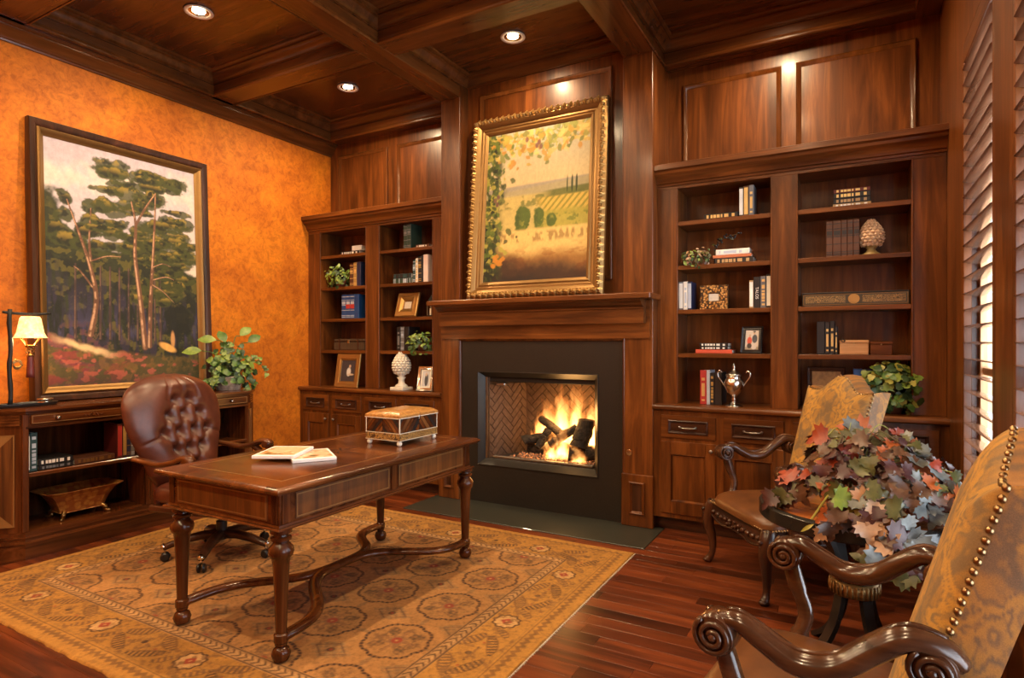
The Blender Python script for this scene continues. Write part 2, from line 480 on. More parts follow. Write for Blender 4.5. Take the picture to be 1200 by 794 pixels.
# ------------------------------------------------------------------ fireplace
fp = thing('fireplace', 'mahogany fireplace with dark stone surround and mantel shelf', 'fireplace', ((XB0+XB1)/2, YB, 0))
def fpart(mb, name, mat, sm=False, par=None): return mb.build(name, mat, par or fp, sm)
P0, P1 = (XB0, -3.03), (-1.515, XB1)
for a, b in (P0, P1):
    fpart(MB().box(a, b, YB, YW+.3, 0, ZBM, .004), 'pilaster', 'wood_z')
    ins = b if a < -2.5 else a
    sg = 1 if a < -2.5 else -1
    fpart(MB().box(ins, ins+sg*.012, YB+.018, YFI, 1.77, ZC-.1).box(ins, ins+sg*.006, YB+.006, YFI, 1.77, ZC-.1), 'edge_bead', 'wood_z')
    pb = fpart(MB().box(a-.008, b+.008, YB-.024, YB, .006, .40, .004).frame(a+.055, b-.055, .10, .345, [(0,0),(0,.012),(.008,.016),(.02,.004),(.024,0)], fnY(YB-.024)), 'plinth_block', 'wood_z')
    fpart(MB().box(a+.08, b-.08, YB-.0255, YB-.02, .125, .32), 'plinth_panel', 'dark_z', par=pb)
fpart(MB().box(P0[1]-.01, P1[0]+.01, YFI, YFI+.1, 1.70, ZC), 'overmantel_panel', 'wood_z')
fpart(MB().box(XB0, -3.03, YB, YW+.12, ZBM, ZC).box(-1.515, XB1, YB, YW+.12, ZBM, ZC).box(-3.03,-1.515,YFI+.1,YW+.2,3.6,ZC), 'chimney_header', 'wood_x')
fpart(MB().box(XB0+.01, XB1-.01, 5.06, YW+.3, 0, ZC), 'chimney_back', 'soot')
fpart(MB().frame(-2.885, -1.642, 1.90, 3.60, PANPROF, fnY(YFI)), 'panel_moulding', 'ceil_z', 40)
# mantel: shelf, bed moulding, frieze
fpart(MB().box(-3.267, -1.254, 4.275, YFI, 1.722, 1.765, .006), 'mantel_shelf', 'wood_x')
mprof = [(4.30,1.722),(4.30,1.712),(4.315,1.706),(4.335,1.685),(4.36,1.672),(4.372,1.668),(4.372,1.655),(4.385,1.655),(4.385,1.545),(4.44,1.545),(4.44,1.722)]
fpart(MB().prism(mprof, -3.20, -1.335, lambda u, v, d: (d, u, v)), 'mantel_moulding', 'wood_x', 40)
fpart(MB().box(-3.225, -1.305, 4.44, YB+.08, 1.43, 1.72), 'frieze', 'wood_x')
# stone surround with opening
SX0, SX1, SZ1, SY = -3.03, -1.515, 1.41, 4.475
OX0, OX1, OZ0, OZ1 = -2.851, -1.724, .33, 1.148
mb = MB()
for (a, b, c, d) in ((SX0, OX0, .006, SZ1), (OX1, SX1, .006, SZ1), (OX0, OX1, .006, OZ0), (OX0, OX1, OZ1, SZ1)): mb.box(a, b, SY, SY+.06, c, d)
fpart(mb, 'stone_surround', 'slate_slab')
fpart(MB().frame(SX0-.012, SX1+.012, -.3, SZ1+.022, [(0,0),(0,.02),(.006,.026),(.016,.02),(.022,.008),(.022,0)], fnY(SY)), 'surround_bead', 'wood_z', 40)
fpart(MB().frame(OX0, OX1, OZ0, OZ1, [(0,-.01),(.0,.008),(.006,.010),(.046,-.045),(.052,-.05),(.052,-.07),(0,-.06)], fnY(SY)), 'opening_frame', 'slate_slab', 40)
IX0, IX1, IZ0, IZ1 = -2.80, -1.776, .383, 1.095
BXa, BXb, BYb = -2.66, -1.92, 5.02
# firebox shell
mb = MB()
Y0 = SY+.055
quad = lambda a, b, c, d: mb.add([a, b, c, d], [(0,1,2,3)])
quad((IX0,Y0,IZ0),(BXa,BYb,IZ0),(BXa,BYb,IZ1),(IX0,Y0,IZ1)); quad((BXa,BYb,IZ0),(BXb,BYb,IZ0),(BXb,BYb,IZ1),(BXa,BYb,IZ1))
quad((BXb,BYb,IZ0),(IX1,Y0,IZ0),(IX1,Y0,IZ1),(BXb,BYb,IZ1)); quad((IX0,Y0,IZ1),(BXa,BYb,IZ1),(BXb,BYb,IZ1),(IX1,Y0,IZ1))
quad((IX0,Y0,IZ0),(IX1,Y0,IZ0),(BXb,BYb,IZ0),(BXa,BYb,IZ0))
fb = fpart(mb, 'firebox', 'mortar'); 
fpart(MB().box(IX0+.005, IX1-.005, Y0+.02, Y0+.14, 1.055, 1.094, .004), 'smoke_hood', 'iron', par=fb)
fpart(MB().box(IX0+.10, IX0+.19, Y0+.0, Y0+.06, 1.02, 1.05, .006), 'damper_clip', 'pewter', par=fb)
fpart(MB().box(IX0+.002, IX0+.016, Y0-.01, Y0+.012, IZ0, IZ1).box(IX0+.022, IX0+.028, Y0+.01, Y0+.02, IZ0, IZ1), 'screen_rail', 'pewter', par=fb)
# herringbone bricks, clipped to each wall
def clip(poly, x0, x1, y0, y1):
    for ax, lim, sg in ((0,x0,1),(0,x1,-1),(1,y0,1),(1,y1,-1)):
        out = []
        for i in range(len(poly)):
            p, q = poly[i], poly[(i+1) % len(poly)]
            ip = (p[ax]-lim)*sg >= 0; iq = (q[ax]-lim)*sg >= 0
            if ip: out.append(p)
            if ip != iq:
                t = (lim-p[ax])/(q[ax]-p[ax]); out.append((p[0]+t*(q[0]-p[0]), p[1]+t*(q[1]-p[1])))
        poly = out
        if len(poly) < 3: return []
    return poly
bw = .056
def area(p): return abs(sum(p[i][0]*p[(i+1)%len(p)][1]-p[(i+1)%len(p)][0]*p[i][1] for i in range(len(p))))/2
def herring(A, B, z0, z1):
    A = Vector(A); B = Vector(B); U = (B-A).normalized(); L = (B-A).length; N = Vector((0,0,1)).cross(U)
    if N.y > 0: N = -N
    if abs(N.y) < .3: N = N if N.x*( -2.29-A.x) > 0 else -N
    g = .0035
    for i in range(-14, 30):
        for j in range(-8, 10):
            # lattice of a 1x3 herringbone
            ox = i*bw + j*3*bw; oy = i*bw - j*3*bw
            for rect in ((ox, oy, ox+3*bw, oy+bw), (ox, oy+bw, ox+bw, oy+4*bw)):
                a, b, c, d = rect[0]+g, rect[1]+g, rect[2]-g, rect[3]-g
                pts = [((x-y)*.7071+.1, (x+y)*.7071-.4) for x, y in ((a,b),(c,b),(c,d),(a,d))]
                p = clip(pts, 0, L, 0, z1-z0)
                if len(p) < 3 or area(p) < .0005: continue
                MB().prism(p, 0, .008, lambda u, v, h: tuple(A + U*u + N*h + Vector((0,0,v)))).build('brick', 'fire_brick', fb)
herring((IX0,Y0,IZ0), (BXa,BYb,IZ0), IZ0+.03, IZ1-.04)
herring((BXa,BYb,IZ0), (BXb,BYb,IZ0), IZ0+.03, IZ1-.04)
# gas key on the right pilaster
gk = MB()
def fn_k(r, d, n=20): return [(-1.468+r*cos(2*pi*i/n), YB-d, .56+r*sin(2*pi*i/n)) for i in range(n)]
rings = [(.024,0),(.024,.004),(.019,.006),(.011,.006),(.011,.003),(.005,.003)]
v = []; f = []
for q, (r, d) in enumerate(rings): v += fn_k(r, d)
for q in range(len(rings)-1):
    for i in range(20): f.append((q*20+i, q*20+(i+1)%20, (q+1)*20+(i+1)%20, (q+1)*20+i))
f.append(tuple(range(100,120)))
gk.add(v, f)
tag(gk.build('gas_valve', 'silver', None, 40), 'round chrome gas valve key plate on fireplace pilaster', 'valve')

# ------------------------------------------------------------------ bookcases, worktops and base cabinets
SHZ = [1.318, 1.646, 1.978, 2.312]
ZCT = .937
YBK = 4.885
def pull(parent, x0, x1, y, z, mat='pewter'):
    xm = (x0+x1)/2; h = (x1-x0)/2
    pts = [(x0, y, z), (x0, y-.016, z), (x0+h*.3, y-.022, z-.004), (xm, y-.024, z-.006), (x1-h*.3, y-.022, z-.004), (x1, y-.016, z), (x1, y, z)]
    MB().tube(pts, [.006,.005,.0045,.006,.0045,.005,.006], 6).ball((x0,y-.003,z),.009,8,5).ball((x1,y-.003,z),.009,8,5).build('handle', mat, parent, True)
def drawer(cab, x0, x1, z0, z1):
    y = YCAB
    d = MB().box(x0, x1, y-.012, y+.02, z0, z1, .003).build('drawer', 'wood_x', cab)
    MB().frame(x0+.055, x1-.055, z0+.035, z1-.035, [(0,0),(0,.008),(.006,.012),(.016,.004),(.02,0)], fnY(y-.012)).build('drawer_moulding', 'dark_x', d, 40)
    MB().box(x0+.075, x1-.075, y-.0135, y-.01, z0+.055, z1-.055).build('drawer_panel', 'dark_x', d)
    xm = (x0+x1)/2; pull(d, xm-.058, xm+.058, y-.013, (z0+z1)/2)
def door(cab, x0, x1, z0, z1, knob_right):
    y = YCAB
    mb = MB()
    for a, b, c, dd in ((x0, x0+.07, z0, z1), (x1-.07, x1, z0, z1), (x0+.07, x1-.07, z0, z0+.09), (x0+.07, x1-.07, z1-.09, z1)): mb.box(a, b, y-.012, y+.02, c, dd, .003)
    d = mb.build('door', 'wood_z', cab)
    MB().box(x0+.06, x1-.06, y+.002, y+.012, z0+.08, z1-.08).build('door_panel', 'wood_z', d)
    MB().frame(x0+.068, x1-.068, z0+.088, z1-.088, [(0,-.002),(0,.010),(.006,.012),(.016,.0),(.018,-.008)], fnY(y-.002)).build('panel_bead', 'wood_z', d, 40)
    kx = x1-.03 if knob_right else x0+.03
    kb = MB(); kb.tube([(kx,y-.012,z1-.05),(kx,y-.022,z1-.05),(kx,y-.026,z1-.05),(kx,y-.036,z1-.05),(kx,y-.041,z1-.05)], [.007,.006,.013,.015,.007], 12)
    kb.build('knob', 'pewter', d, True)
def bookcase(x0, x1, bays, side, units):
    lab = side
    bc = thing('bookcase', 'built-in mahogany bookcase with two shelf bays %s' % lab, 'bookcase', ((x0+x1)/2, YF, ZCT), group='built-in bookcases')
    P = lambda mb, n, m, sm=False: mb.build(n, m, bc, sm)
    xs = [x0, bays[0][0], bays[0][1], bays[1][0], bays[1][1], x1]
    for a, b in ((xs[0],xs[1]),(xs[2],xs[3]),(xs[4],xs[5])):
        P(MB().box(a, b, YF, YF+.022, ZCT, 2.56, .002), 'stile', 'wood_z')
        P(MB().box(a+.0, b-.0, YF+.022, YBK, ZCT, 2.56), 'partition', 'wood_z')
    P(MB().box(x0, x1, YF, YBK, 2.56, 2.63, .002), 'header', 'wood_x')
    for a, b in bays:
        P(MB().box(a, b, YBK, YW, ZCT, 2.56), 'back_panel', 'wood_z')
        for z in SHZ: P(MB().box(a, b, YF+.004, YBK, z-.032, z, .003), 'shelf', 'wood_x')
        P(MB().box(a-.010, a, YF-.006, YF, ZCT+.001, 2.57, .002).box(b, b+.010, YF-.006, YF, ZCT+.001, 2.57, .002).box(a, b, YF-.006, YF, 2.56, 2.57, .002), 'opening_bead', 'wood_z')
    cp = [(YF+.02,2.585),(YF-.012,2.585),(YF-.014,2.60),(YF-.026,2.606),(YF-.03,2.625),(YF-.05,2.65),(YF-.074,2.665),(YF-.08,2.684),(YF-.088,2.69),(YF-.10,2.694),(YF-.10,2.732),(YF-.085,2.738),(YW,2.738),(YW,2.70),(YF+.02,2.70)]
    P(MB().prism(cp, x0, x1, lambda u, v, d: (d, u, v)), 'cornice', 'wood_x', 35)
    ct = MB(); cprof = [(4.44,.905),(4.436,.918),(4.44,.931),(4.446,.937),(YW,.937),(YW,.897),(4.455,.897)]
    ct.prism(cprof, x0, x1, lambda u, v, d: (d, u, v))
    tag(ct.build('countertop', 'wood_x', None, 35), 'mahogany worktop under the bookcase %s' % lab, 'countertop', 'bookcase worktops')
    cb = thing('base_cabinet', 'mahogany base cabinet with drawers and doors under the bookcase %s' % lab, 'cabinet', ((x0+x1)/2, YCAB, 0), group='base cabinets')
    MB().box(x0, x1, YCAB, YW, .10, .897).build('carcass', 'wood_z', cb)
    MB().box(x0, x1, YCAB+.06, YW, 0.0, .10).build('toe_kick', 'dark_x', cb)
    for i, (a, b) in enumerate(units):
        drawer(cb, a, b, .695, .862); door(cb, a, b, .135, .668, i % 2 == 0)
    return bc
UR = [(-1.225,-.831), (-.779,-.385), (-.333,.061), (.113,.48)]
UL = sorted([(-4.545-b, -4.545-a) for a, b in UR])
bookcase(XB1, XRW, [(-1.131,-.482), (-.308,.346)], 'between fireplace and shuttered window', UR)
bookcase(XL, XB0, [(-4.897,-4.261), (-4.081,-3.426)], 'beside the orange wall', UL)

# ------------------------------------------------------------------ shutters
def shutter(a, b, c, d, label):
    t = thing('window_shutter', label, 'shutter', (XRW+.017, (a+b)/2, c), group='plantation shutters')
    xm = XRW+.038
    for y0, y1 in ((a, a+.045), (b-.045, b)): MB().box(XRW, XRW+.035, y0, y1, c, d, .002).build('stile', 'wood_z', t)
    MB().box(XRW, XRW+.035, a+.045, b-.045, c, c+.10, .002).build('rail', 'wood_y', t)
    MB().box(XRW, XRW+.035, a+.045, b-.045, d-.10, d, .002).build('rail', 'wood_y', t)
    n = int((d-c-.2)/.083)
    base = None
    for i in range(n):
        z = c+.10+(i+.5)*(d-c-.2)/n
        o = MB(); prof = []
        for k in range(12):
            q = 2*pi*k/12; prof.append((.0445*cos(q), .0055*sin(q)))
        ca, sa = cos(R(-7)), sin(R(-7))
        o.prism([(u*ca-w_*sa, u*sa+w_*ca) for u, w_ in prof], a+.047, b-.047, lambda u, w_, q: (xm+u, q, z+w_))
        o.build('louver', 'shutter_wood', t, 50)
    # catch pins along the stile
wood('shutter_wood', (.10,.045,.022), (.18,.085,.045), (.26,.13,.075), 'y', .2, .6)
shutter(*WIN_R[0], 'open louvred wooden shutter nearest the right bookcase')
shutter(*WIN_R[1], 'open louvred wooden shutter behind the brocade armchair')
shutter(*WIN_R[2], 'unseen louvred shutter added to cut daylight, farthest from the bookcase')  # out of view, added to hold back daylight from this window
# ------------------------------------------------------------------ leaf helpers
def leaf_mesh(kind, size, fold=.25, curl=.15):
    if kind == 'maple':
        out = [(0,0),(.10,.02),(.30,-.10),(.34,.04),(.56,.10),(.44,.22),(.58,.42),(.36,.42),(.34,.56),(.18,.60),(.16,.82),(0,1.0)]
    elif kind == 'ivy':
        out = [(0,0),(.16,-.08),(.36,.0),(.5,.22),(.34,.36),(.36,.56),(.18,.62),(0,1.0)]
    elif kind == 'oval':
        out = [(0,0),(.12,.10),(.24,.28),(.28,.48),(.24,.68),(.12,.86),(0,1.0)]
    else:
        out = [(0,0),(.05,.12),(.11,.3),(.13,.5),(.10,.72),(.05,.88),(0,1.0)]
    n = len(out); v = []; f = []
    def P(x, y):
        return (x*size, y*size, (abs(x)*fold - curl*y*y - .10*curl*sin(9*x))*size)
    spine = [P(0, out[i][1] if 0 < i < n-1 else out[i][1]) for i in range(n)]
    ys = [max(0, min(1, out[i][1])) for i in range(n)]
    v = [P(0, 0), P(0, .33), P(0, .66), P(0, 1.0)]
    rt = [P(x, y) for x, y in out[1:-1]]; lt = [P(-x, y) for x, y in out[1:-1]]
    r0 = len(v); v += rt; l0 = len(v); v += lt
    def sp(y): return 0 if y < .16 else (1 if y < .5 else (2 if y < .83 else 3))
    for base, sg in ((r0, 1), (l0, -1)):
        prev = 0; seq = [0] + [base+i for i in range(n-2)] + [3]
        yy = [0] + [y for x, y in out[1:-1]] + [1.0]
        cur = 0
        for i in range(len(seq)-1):
            a, b = seq[i], seq[i+1]; nx = sp(yy[i+1])
            if nx < cur: nx = cur
            if a != cur and b != cur:
                f.append((cur, a, b) if sg > 0 else (cur, b, a))
            if nx != cur and b != nx:
                f.append((cur, b, nx) if sg > 0 else (cur, nx, b)); cur = nx
    me = bpy.data.meshes.new('leaf'); me.from_pydata(v, [], f); me.shade_smooth(); return me
def leaf_mat(name, c, c2=None, rough=.4):
    def mk():
        k = NT(name); n = k.noise(k.coord((1,1,1)), 22, 3)
        k.color(k.ramp(n, [(.32, c), (.68, c2 or tuple(min(1, x*1.6) for x in c))]))
        k.set(Roughness=rough, Subsurface_Weight=0.0); k.b.inputs['Transmission Weight'].default_value = 0.0
        return k.m
    MAKE[name] = mk
leaf_mat('leaf_green', (.035,.085,.018), (.10,.19,.035)); leaf_mat('leaf_dark', (.014,.04,.012), (.04,.085,.025))
leaf_mat('leaf_lime', (.10,.17,.022), (.22,.29,.045)); leaf_mat('leaf_yellow', (.26,.25,.04), (.42,.38,.08))
leaf_mat('leaf_red', (.20,.022,.010), (.34,.06,.02)); leaf_mat('leaf_orange', (.27,.055,.015), (.40,.11,.03))
leaf_mat('leaf_plum', (.035,.009,.010), (.085,.026,.022)); leaf_mat('leaf_brown', (.055,.022,.010), (.13,.055,.024))
leaf_mat('leaf_grey', (.075,.085,.085), (.19,.21,.205)); leaf_mat('leaf_olive', (.045,.045,.012), (.11,.10,.024))
leaf_mat('leaf_peach', (.38,.20,.11), (.52,.33,.20))
LEAFM = {}
def leaf_obj(kind, size, mat, pos, nrm, spin, parent, rnd):
    key = (kind, round(size, 3), mat)
    if key not in LEAFM:
        me = leaf_mesh(kind, round(size, 3), .34, .42); me.materials.append(M(mat)); LEAFM[key] = me
    o = bpy.data.objects.new('leaf', LEAFM[key]); COL.objects.link(o)
    n = Vector(nrm).normalized(); q = n.to_track_quat('Z', 'Y')
    o.rotation_mode = 'QUATERNION'
    o.rotation_quaternion = q @ Matrix.Rotation(spin, 4, 'Z').to_quaternion()
    off = ORG.get(parent, (0,0,0)); o.location = Vector(pos) - Vector(off)
    o.parent = parent
    return o

# ------------------------------------------------------------------ rug (woven pattern as a colour attribute)
def col_mat(name, rough=.9, attr='Col', nz=.25, sheen=0.0, coat=0.0, fine=300):
    def mk():
        k = NT(name); a = k.node('ShaderNodeVertexColor'); a.layer_name = attr
        n = k.noise(k.coord((1,1,1), rnd=False), fine, 2, .6)
        k.color(k.mix(a.outputs[0], k.ramp(n, [(.3,(1-nz,)*3),(.7,(1+nz*.5,)*3)]), .8, 'MULTIPLY'))
        k.set(Roughness=rough, Sheen_Weight=sheen, Coat_Weight=coat)
        k.bump(n, .25, .003)
        return k.m
    MAKE[name] = mk
def put_colors(me, cols):
    at = me.color_attributes.new('Col', 'FLOAT_COLOR', 'POINT')
    arr = np.ones((len(me.vertices), 4), dtype=np.float32); arr[:, :3] = cols
    at.data.foreach_set('color', arr.ravel())
def np_grid(nu, nv):
    idx = np.arange(nu*nv).reshape(nv, nu)
    return np.stack([idx[:-1,:-1], idx[:-1,1:], idx[1:,1:], idx[1:,:-1]], -1).reshape(-1, 4)
def np_mesh(name, V, F):
    me = bpy.data.meshes.new(name)
    me.vertices.add(len(V)); me.vertices.foreach_set('co', np.asarray(V, dtype=np.float32).ravel())
    me.loops.add(F.size); me.loops.foreach_set('vertex_index', F.astype(np.int32).ravel())
    me.polygons.add(len(F)); me.polygons.foreach_set('loop_start', np.arange(0, F.size, 4, dtype=np.int32))
    me.update(calc_edges=True); me.validate(); return me
def vnoise(u, v, seed=0):
    """smooth value noise on arrays"""
    def h(i, j):
        n = (i.astype(np.int64)*374761393 + j.astype(np.int64)*668265263 + seed*974711) & 0x7fffffff
        n = (n ^ (n >> 13)) * 1274126177 & 0x7fffffff
        return ((n ^ (n >> 16)) & 0xffff) / 65535.0
    i = np.floor(u); j = np.floor(v); fu = u-i; fv = v-j
    fu = fu*fu*(3-2*fu); fv = fv*fv*(3-2*fv)
    return (h(i,j)*(1-fu)+h(i+1,j)*fu)*(1-fv) + (h(i,j+1)*(1-fu)+h(i+1,j+1)*fu)*fv
def fbm(u, v, seed=0, o=4):
    s = 0; a = .5; t = 0
    for k in range(o): s = s + a*vnoise(u*2**k, v*2**k, seed+k*7); t += a; a *= .55
    return s/t
class Paint:
    def __init__(s, shape, c): s.c = np.ones(shape+(3,))*np.array(c)
    def lay(s, mask, col, op=1.0):
        m = np.clip(mask, 0, 1)[..., None]*op; s.c = s.c*(1-m) + np.array(col)*m if not isinstance(col, np.ndarray) else s.c*(1-m)+col*m
def band(x, a, b, w=.004): return np.clip((x-a)/w+.5, 0, 1)*np.clip((b-x)/w+.5, 0, 1)
def ss(x, a, b): t = np.clip((x-a)/(b-a), 0, 1); return t*t*(3-2*t)
def rug_pattern(X, Y):
    x0, x1, y0, y1 = RUG
    P = Paint(X.shape, (.40,.225,.080))
    nz = fbm(X*9, Y*9, 3); nf = fbm(X*60, Y*60, 5, 3)
    e = np.minimum(np.minimum(X-x0, x1-X), np.minimum(Y-y0, y1-Y))
    horiz = np.minimum(Y-y0, y1-Y) < np.minimum(X-x0, x1-X)
    s = np.where(horiz, X-x0, Y-y0)
    gold = np.array((.42,.225,.048))
    P.lay(band(e, -1, .10), gold*1.02)
    P.lay(band(e, .10, .335), gold*.95)
    DK = (.055,.026,.014); RD = (.30,.045,.022); GR = (.17,.13,.075); LT = (.55,.36,.16)
    # toothed outer guard
    tooth = np.abs(((s/.045) % 1)-.5)*2
    P.lay(band(e - .022*tooth, .045, .072, .006), np.array((.19,.10,.03)), .85)
    P.lay(band(e, .098, .104), DK, .55); P.lay(band(e, .118, .122), (.25,.15,.05), .8)
    # main border: rosettes and curling leaves
    def rosette(cx, cy, r):
        dx = X-cx; dy = Y-cy; d = np.hypot(dx, dy); a = np.arctan2(dy, dx)
        rr = r*(1+.07*np.cos(10*a))
        P.lay(ss(d, rr*1.08, rr*1.02), DK, .9); P.lay(ss(d, rr*.90, rr*.84), LT); 
        P.lay(ss(np.abs(dx)+np.abs(dy), r*.52, r*.44), RD, .95); P.lay(ss(d, r*.14, r*.08), LT, .6)
    def petal(cx, cy, ang, L, W, col, op=.75):
        dx = X-cx; dy = Y-cy; u = dx*cos(ang)+dy*sin(ang); v = -dx*sin(ang)+dy*cos(ang)
        v = v - .25*L*((u/L)**2)
        q = np.abs(v)/(W*np.sqrt(np.clip(1-(2*u/L)**2, .0001, 1)))
        m = ss(q, 1.05, .85)*(np.abs(u) < L/2)
        hatch = .55+.45*np.sign(np.sin(u*260))
        P.lay(m*hatch, col, op); P.lay(ss(q, 1.25, 1.05)*ss(q, .75, .95)*(np.abs(u) < L/2), DK, .5)
    ros = []
    for k in range(5):
        for yy in (y0+.235, y1-.235): ros.append((-1.82-.69*k+.0, yy, 0))
    for k in range(4):
        for xx in (x0+.24, x1-.25): ros.append((xx, 1.914+.69*k-.0, 1))
    ros = [r for r in ros if x0+.15 < r[0] < x1-.15 and y0+.15 < r[1] < y1-.15 and (r[2] == 0 or y0+.4 < r[1] < y1-.3) and (r[2] == 1 or x0+.35 < r[0] < x1-.3)]
    for cx, cy, t in ros:
        a = 0 if t == 0 else pi/2
        for sg in (-1, 1):
            px_, py_ = cx+cos(a)*.235*sg, cy+sin(a)*.235*sg
            petal(px_ - sin(a)*.05, py_ + cos(a)*.05, a+.5*sg, .17, .030, (.14,.075,.035), .9)
            petal(px_ + sin(a)*.06, py_ - cos(a)*.06, a-.5*sg, .20, .026, (.085,.045,.022), .9)
            petal(cx+cos(a)*.115*sg+sin(a)*.05, cy+sin(a)*.115*sg-cos(a)*.05, a+.9, .11, .02, (.16,.09,.045), .85)
            d = np.hypot(X-(cx+cos(a)*.345*sg), Y-(cy+sin(a)*.345*sg)); P.lay(ss(d, .018, .012), DK, .8)
            for q in range(3):
                d = np.hypot(X-(px_+cos(a)*(.05*q-.05)+sin(a)*.015), Y-(py_+sin(a)*(.05*q-.05)-cos(a)*.015)); P.lay(ss(d, .010, .005), RD if q == 1 else DK, .7)
        rosette(cx, cy, .068)
    spr = fbm(X*38, Y*38, 11, 3)
    P.lay(band(e, .12, .33)*ss(spr, .57, .66), (.20,.11,.04), .7)
    # inner guard with chevrons
    P.lay(band(e, .335, .41), (.44,.27,.12))
    P.lay(band(e, .338, .346), DK, .9); P.lay(band(e, .40, .409), DK, .9)
    ch = ((s + np.abs(e-.373)*1.2)/.042) % 1
    P.lay(band(e, .35, .396)*band(ch, 0, .28, .06), DK, .85); P.lay(band(e, .36, .386)*band(ch, .45, .85, .06), LT, .7)
    # field with lattice of lobed medallions
    F = band(e, .412, 9)
    P.lay(F, (.43,.235,.085))
    px_, py_ = .414, .421
    def cell(ox, oy):
        dx = ((X-ox)/px_ + .5) % 1 - .5; dy = ((Y-oy)/py_ + .5) % 1 - .5; return dx*px_, dy*py_
    dx, dy = cell(-1.842, 2.187); d = np.hypot(dx, dy); a = np.arctan2(dy, dx)
    rr = .172*(.885+.115*np.abs(np.cos(4*a))**.55)
    P.lay(F*ss(d, rr*1.01, rr*.985)*(.80+.20*np.sign(np.sin(40*a))), DK, 1.0)
    sc = ((a*16/pi) % 1)
    P.lay(F*ss(d, rr*(.93-.03*np.sin(sc*pi)), rr*(.90-.03*np.sin(sc*pi))), (.40,.22,.080))
    P.lay(F*ss(d, rr*.86, rr*.6)*ss(fbm(X*55, Y*55, 19, 3), .50, .6), (.17,.10,.045), .75)
    for k in range(4):
        t = pi/4 + k*pi/2; u = dx*cos(t)+dy*sin(t)-.095; v = -dx*sin(t)+dy*cos(t)
        q = np.hypot(u/.045, v/.030); fl = .6+.4*np.sin(u*150)*np.sin(v*170)
        P.lay(F*ss(q, 1.05, .8)*fl, (.10,.06,.032), .85)
        t = k*pi/2; u = dx*cos(t)+dy*sin(t)-.075; v = -dx*sin(t)+dy*cos(t)
        P.lay(F*ss(np.hypot(u/.035, v/.015), 1.0, .7), (.25,.13,.06), .6)
    P.lay(F*ss(d, .05*(1+.2*np.cos(8*a)), .042*(1+.2*np.cos(8*a))), (.26,.14,.07), .8); P.lay(F*ss(d, .030, .024), RD, .85); P.lay(F*ss(d, .010, .006), LT, .8)
    dx, dy = cell(-1.842+px_/2, 2.187+py_/2); ad = np.abs(dx)/.125+np.abs(dy)/.085
    P.lay(F*ss(ad, 1.1, .9)*(.55+.45*np.sin(dx*130)*np.sin(dy*130)), (.20,.15,.09), .75)
    P.lay(F*ss(np.abs(ad-.72), .07, .03), (.12,.07,.04), .7)
    d = np.hypot(dx, dy); P.lay(F*ss(d, .022, .016), DK, .8); P.lay(F*ss(np.hypot(dx, dy), .012, .007), RD, .8)
    dx, dy = cell(-1.842+px_/2, 2.187); P.lay(F*ss(np.hypot(dx/.05, dy/.018), 1, .6), (.22,.15,.08), .6)
    dx, dy = cell(-1.842, 2.187+py_/2); P.lay(F*ss(np.hypot(dx/.018, dy/.05), 1, .6), (.22,.15,.08), .6)
    P.lay(ss(fbm(X*85, Y*85, 29, 2), .58, .72), (.16,.08,.03), .35)
    w_ = (.80+.36*nz)*(.74+.50*nf)
    return P.c*w_[..., None]*np.array((.95,.82,.68))
col_mat('rug_wool', 1.0, nz=.35, sheen=0.0, fine=420)
def make_rug():
    x0, x1, y0, y1 = RUG; nu, nv = 600, 470
    u = np.linspace(x0, x1, nu); v = np.linspace(y0, y1, nv); X, Y = np.meshgrid(u, v)
    edge = np.minimum(np.minimum(X-x0, x1-X), np.minimum(Y-y0, y1-Y))
    jx = (fbm(Y*14, X*0+2, 9)-.5)*.012*((X-x0 < .003)|(x1-X < .003)); jy = (fbm(X*14, Y*0+5, 4)-.5)*.012*((Y-y0 < .003)|(y1-Y < .003))
    Z = np.where(edge < .002, .0005, .010) + (fbm(X*40, Y*40, 2, 2)-.5)*.001
    me = np_mesh('rug', np.stack([X+jx, Y+jy, Z], -1).reshape(-1, 3), np_grid(nu, nv))
    put_colors(me, rug_pattern(X, Y).reshape(-1, 3)); me.materials.append(M('rug_wool'))
    o = bpy.data.objects.new('area_rug', me); COL.objects.link(o); ORG[o] = (0,0,0)
    mb = MB()
    for k in range(560):   # short selvedge fringe on the two ends
        for xx, sg in ((x0, -1), (x1, 1)):
            y = y0 + (y1-y0)*(k+.5)/560 + random.uniform(-.001, .001)
            mb.add([(xx, y-.0014, .004), (xx, y+.0014, .004), (xx+sg*random.uniform(.006,.014), y, .001)], [(0,1,2)])
    fr = mb.build('fringe', 'paper', o, recalc=False); fr['kind'] = 'stuff'
    tag(o, 'tan and gold oriental rug with brown medallion lattice under the desk', 'rug')
make_rug()
ZR = .010

# ------------------------------------------------------------------ writing desk
DX0, DX1, DY0, DY1, DZ = -2.99, -2.09, 1.72, 3.31, .782
dk = thing('writing_desk', 'mahogany writing desk with inlaid top and turned legs on the rug', 'desk', ((DX0+DX1)/2, (DY0+DY1)/2, ZR))
top = MB().frame(DX0, DX1, DY0, DY1, [(.0,.018),(.004,.008),(.016,.002),(.016,0),(.35,0),(.35,.034),(.030,.034),(.012,.030),(.003,.024)], fnZ(DZ-.034)).box(DX0+.3, DX1-.3, DY0+.3, DY1-.3, DZ-.03, DZ)
dt = top.build('desk_top', 'desk_y', dk, 40)
MB().box(DX0+.12, DX1-.12, DY0+.12, DY1-.12, DZ-.004, DZ+.0006).build('veneer_field', 'desk_x', dt)
pal('inlay', (.24,.115,.035), .3, 0, .3)
MB().frame(DX0+.112, DX1-.112, DY0+.112, DY1-.112, [(0,-.002),(0,.0009),(.006,.0009),(.006,-.002)], fnZ(DZ)).build('inlay_line', 'inlay', dt)
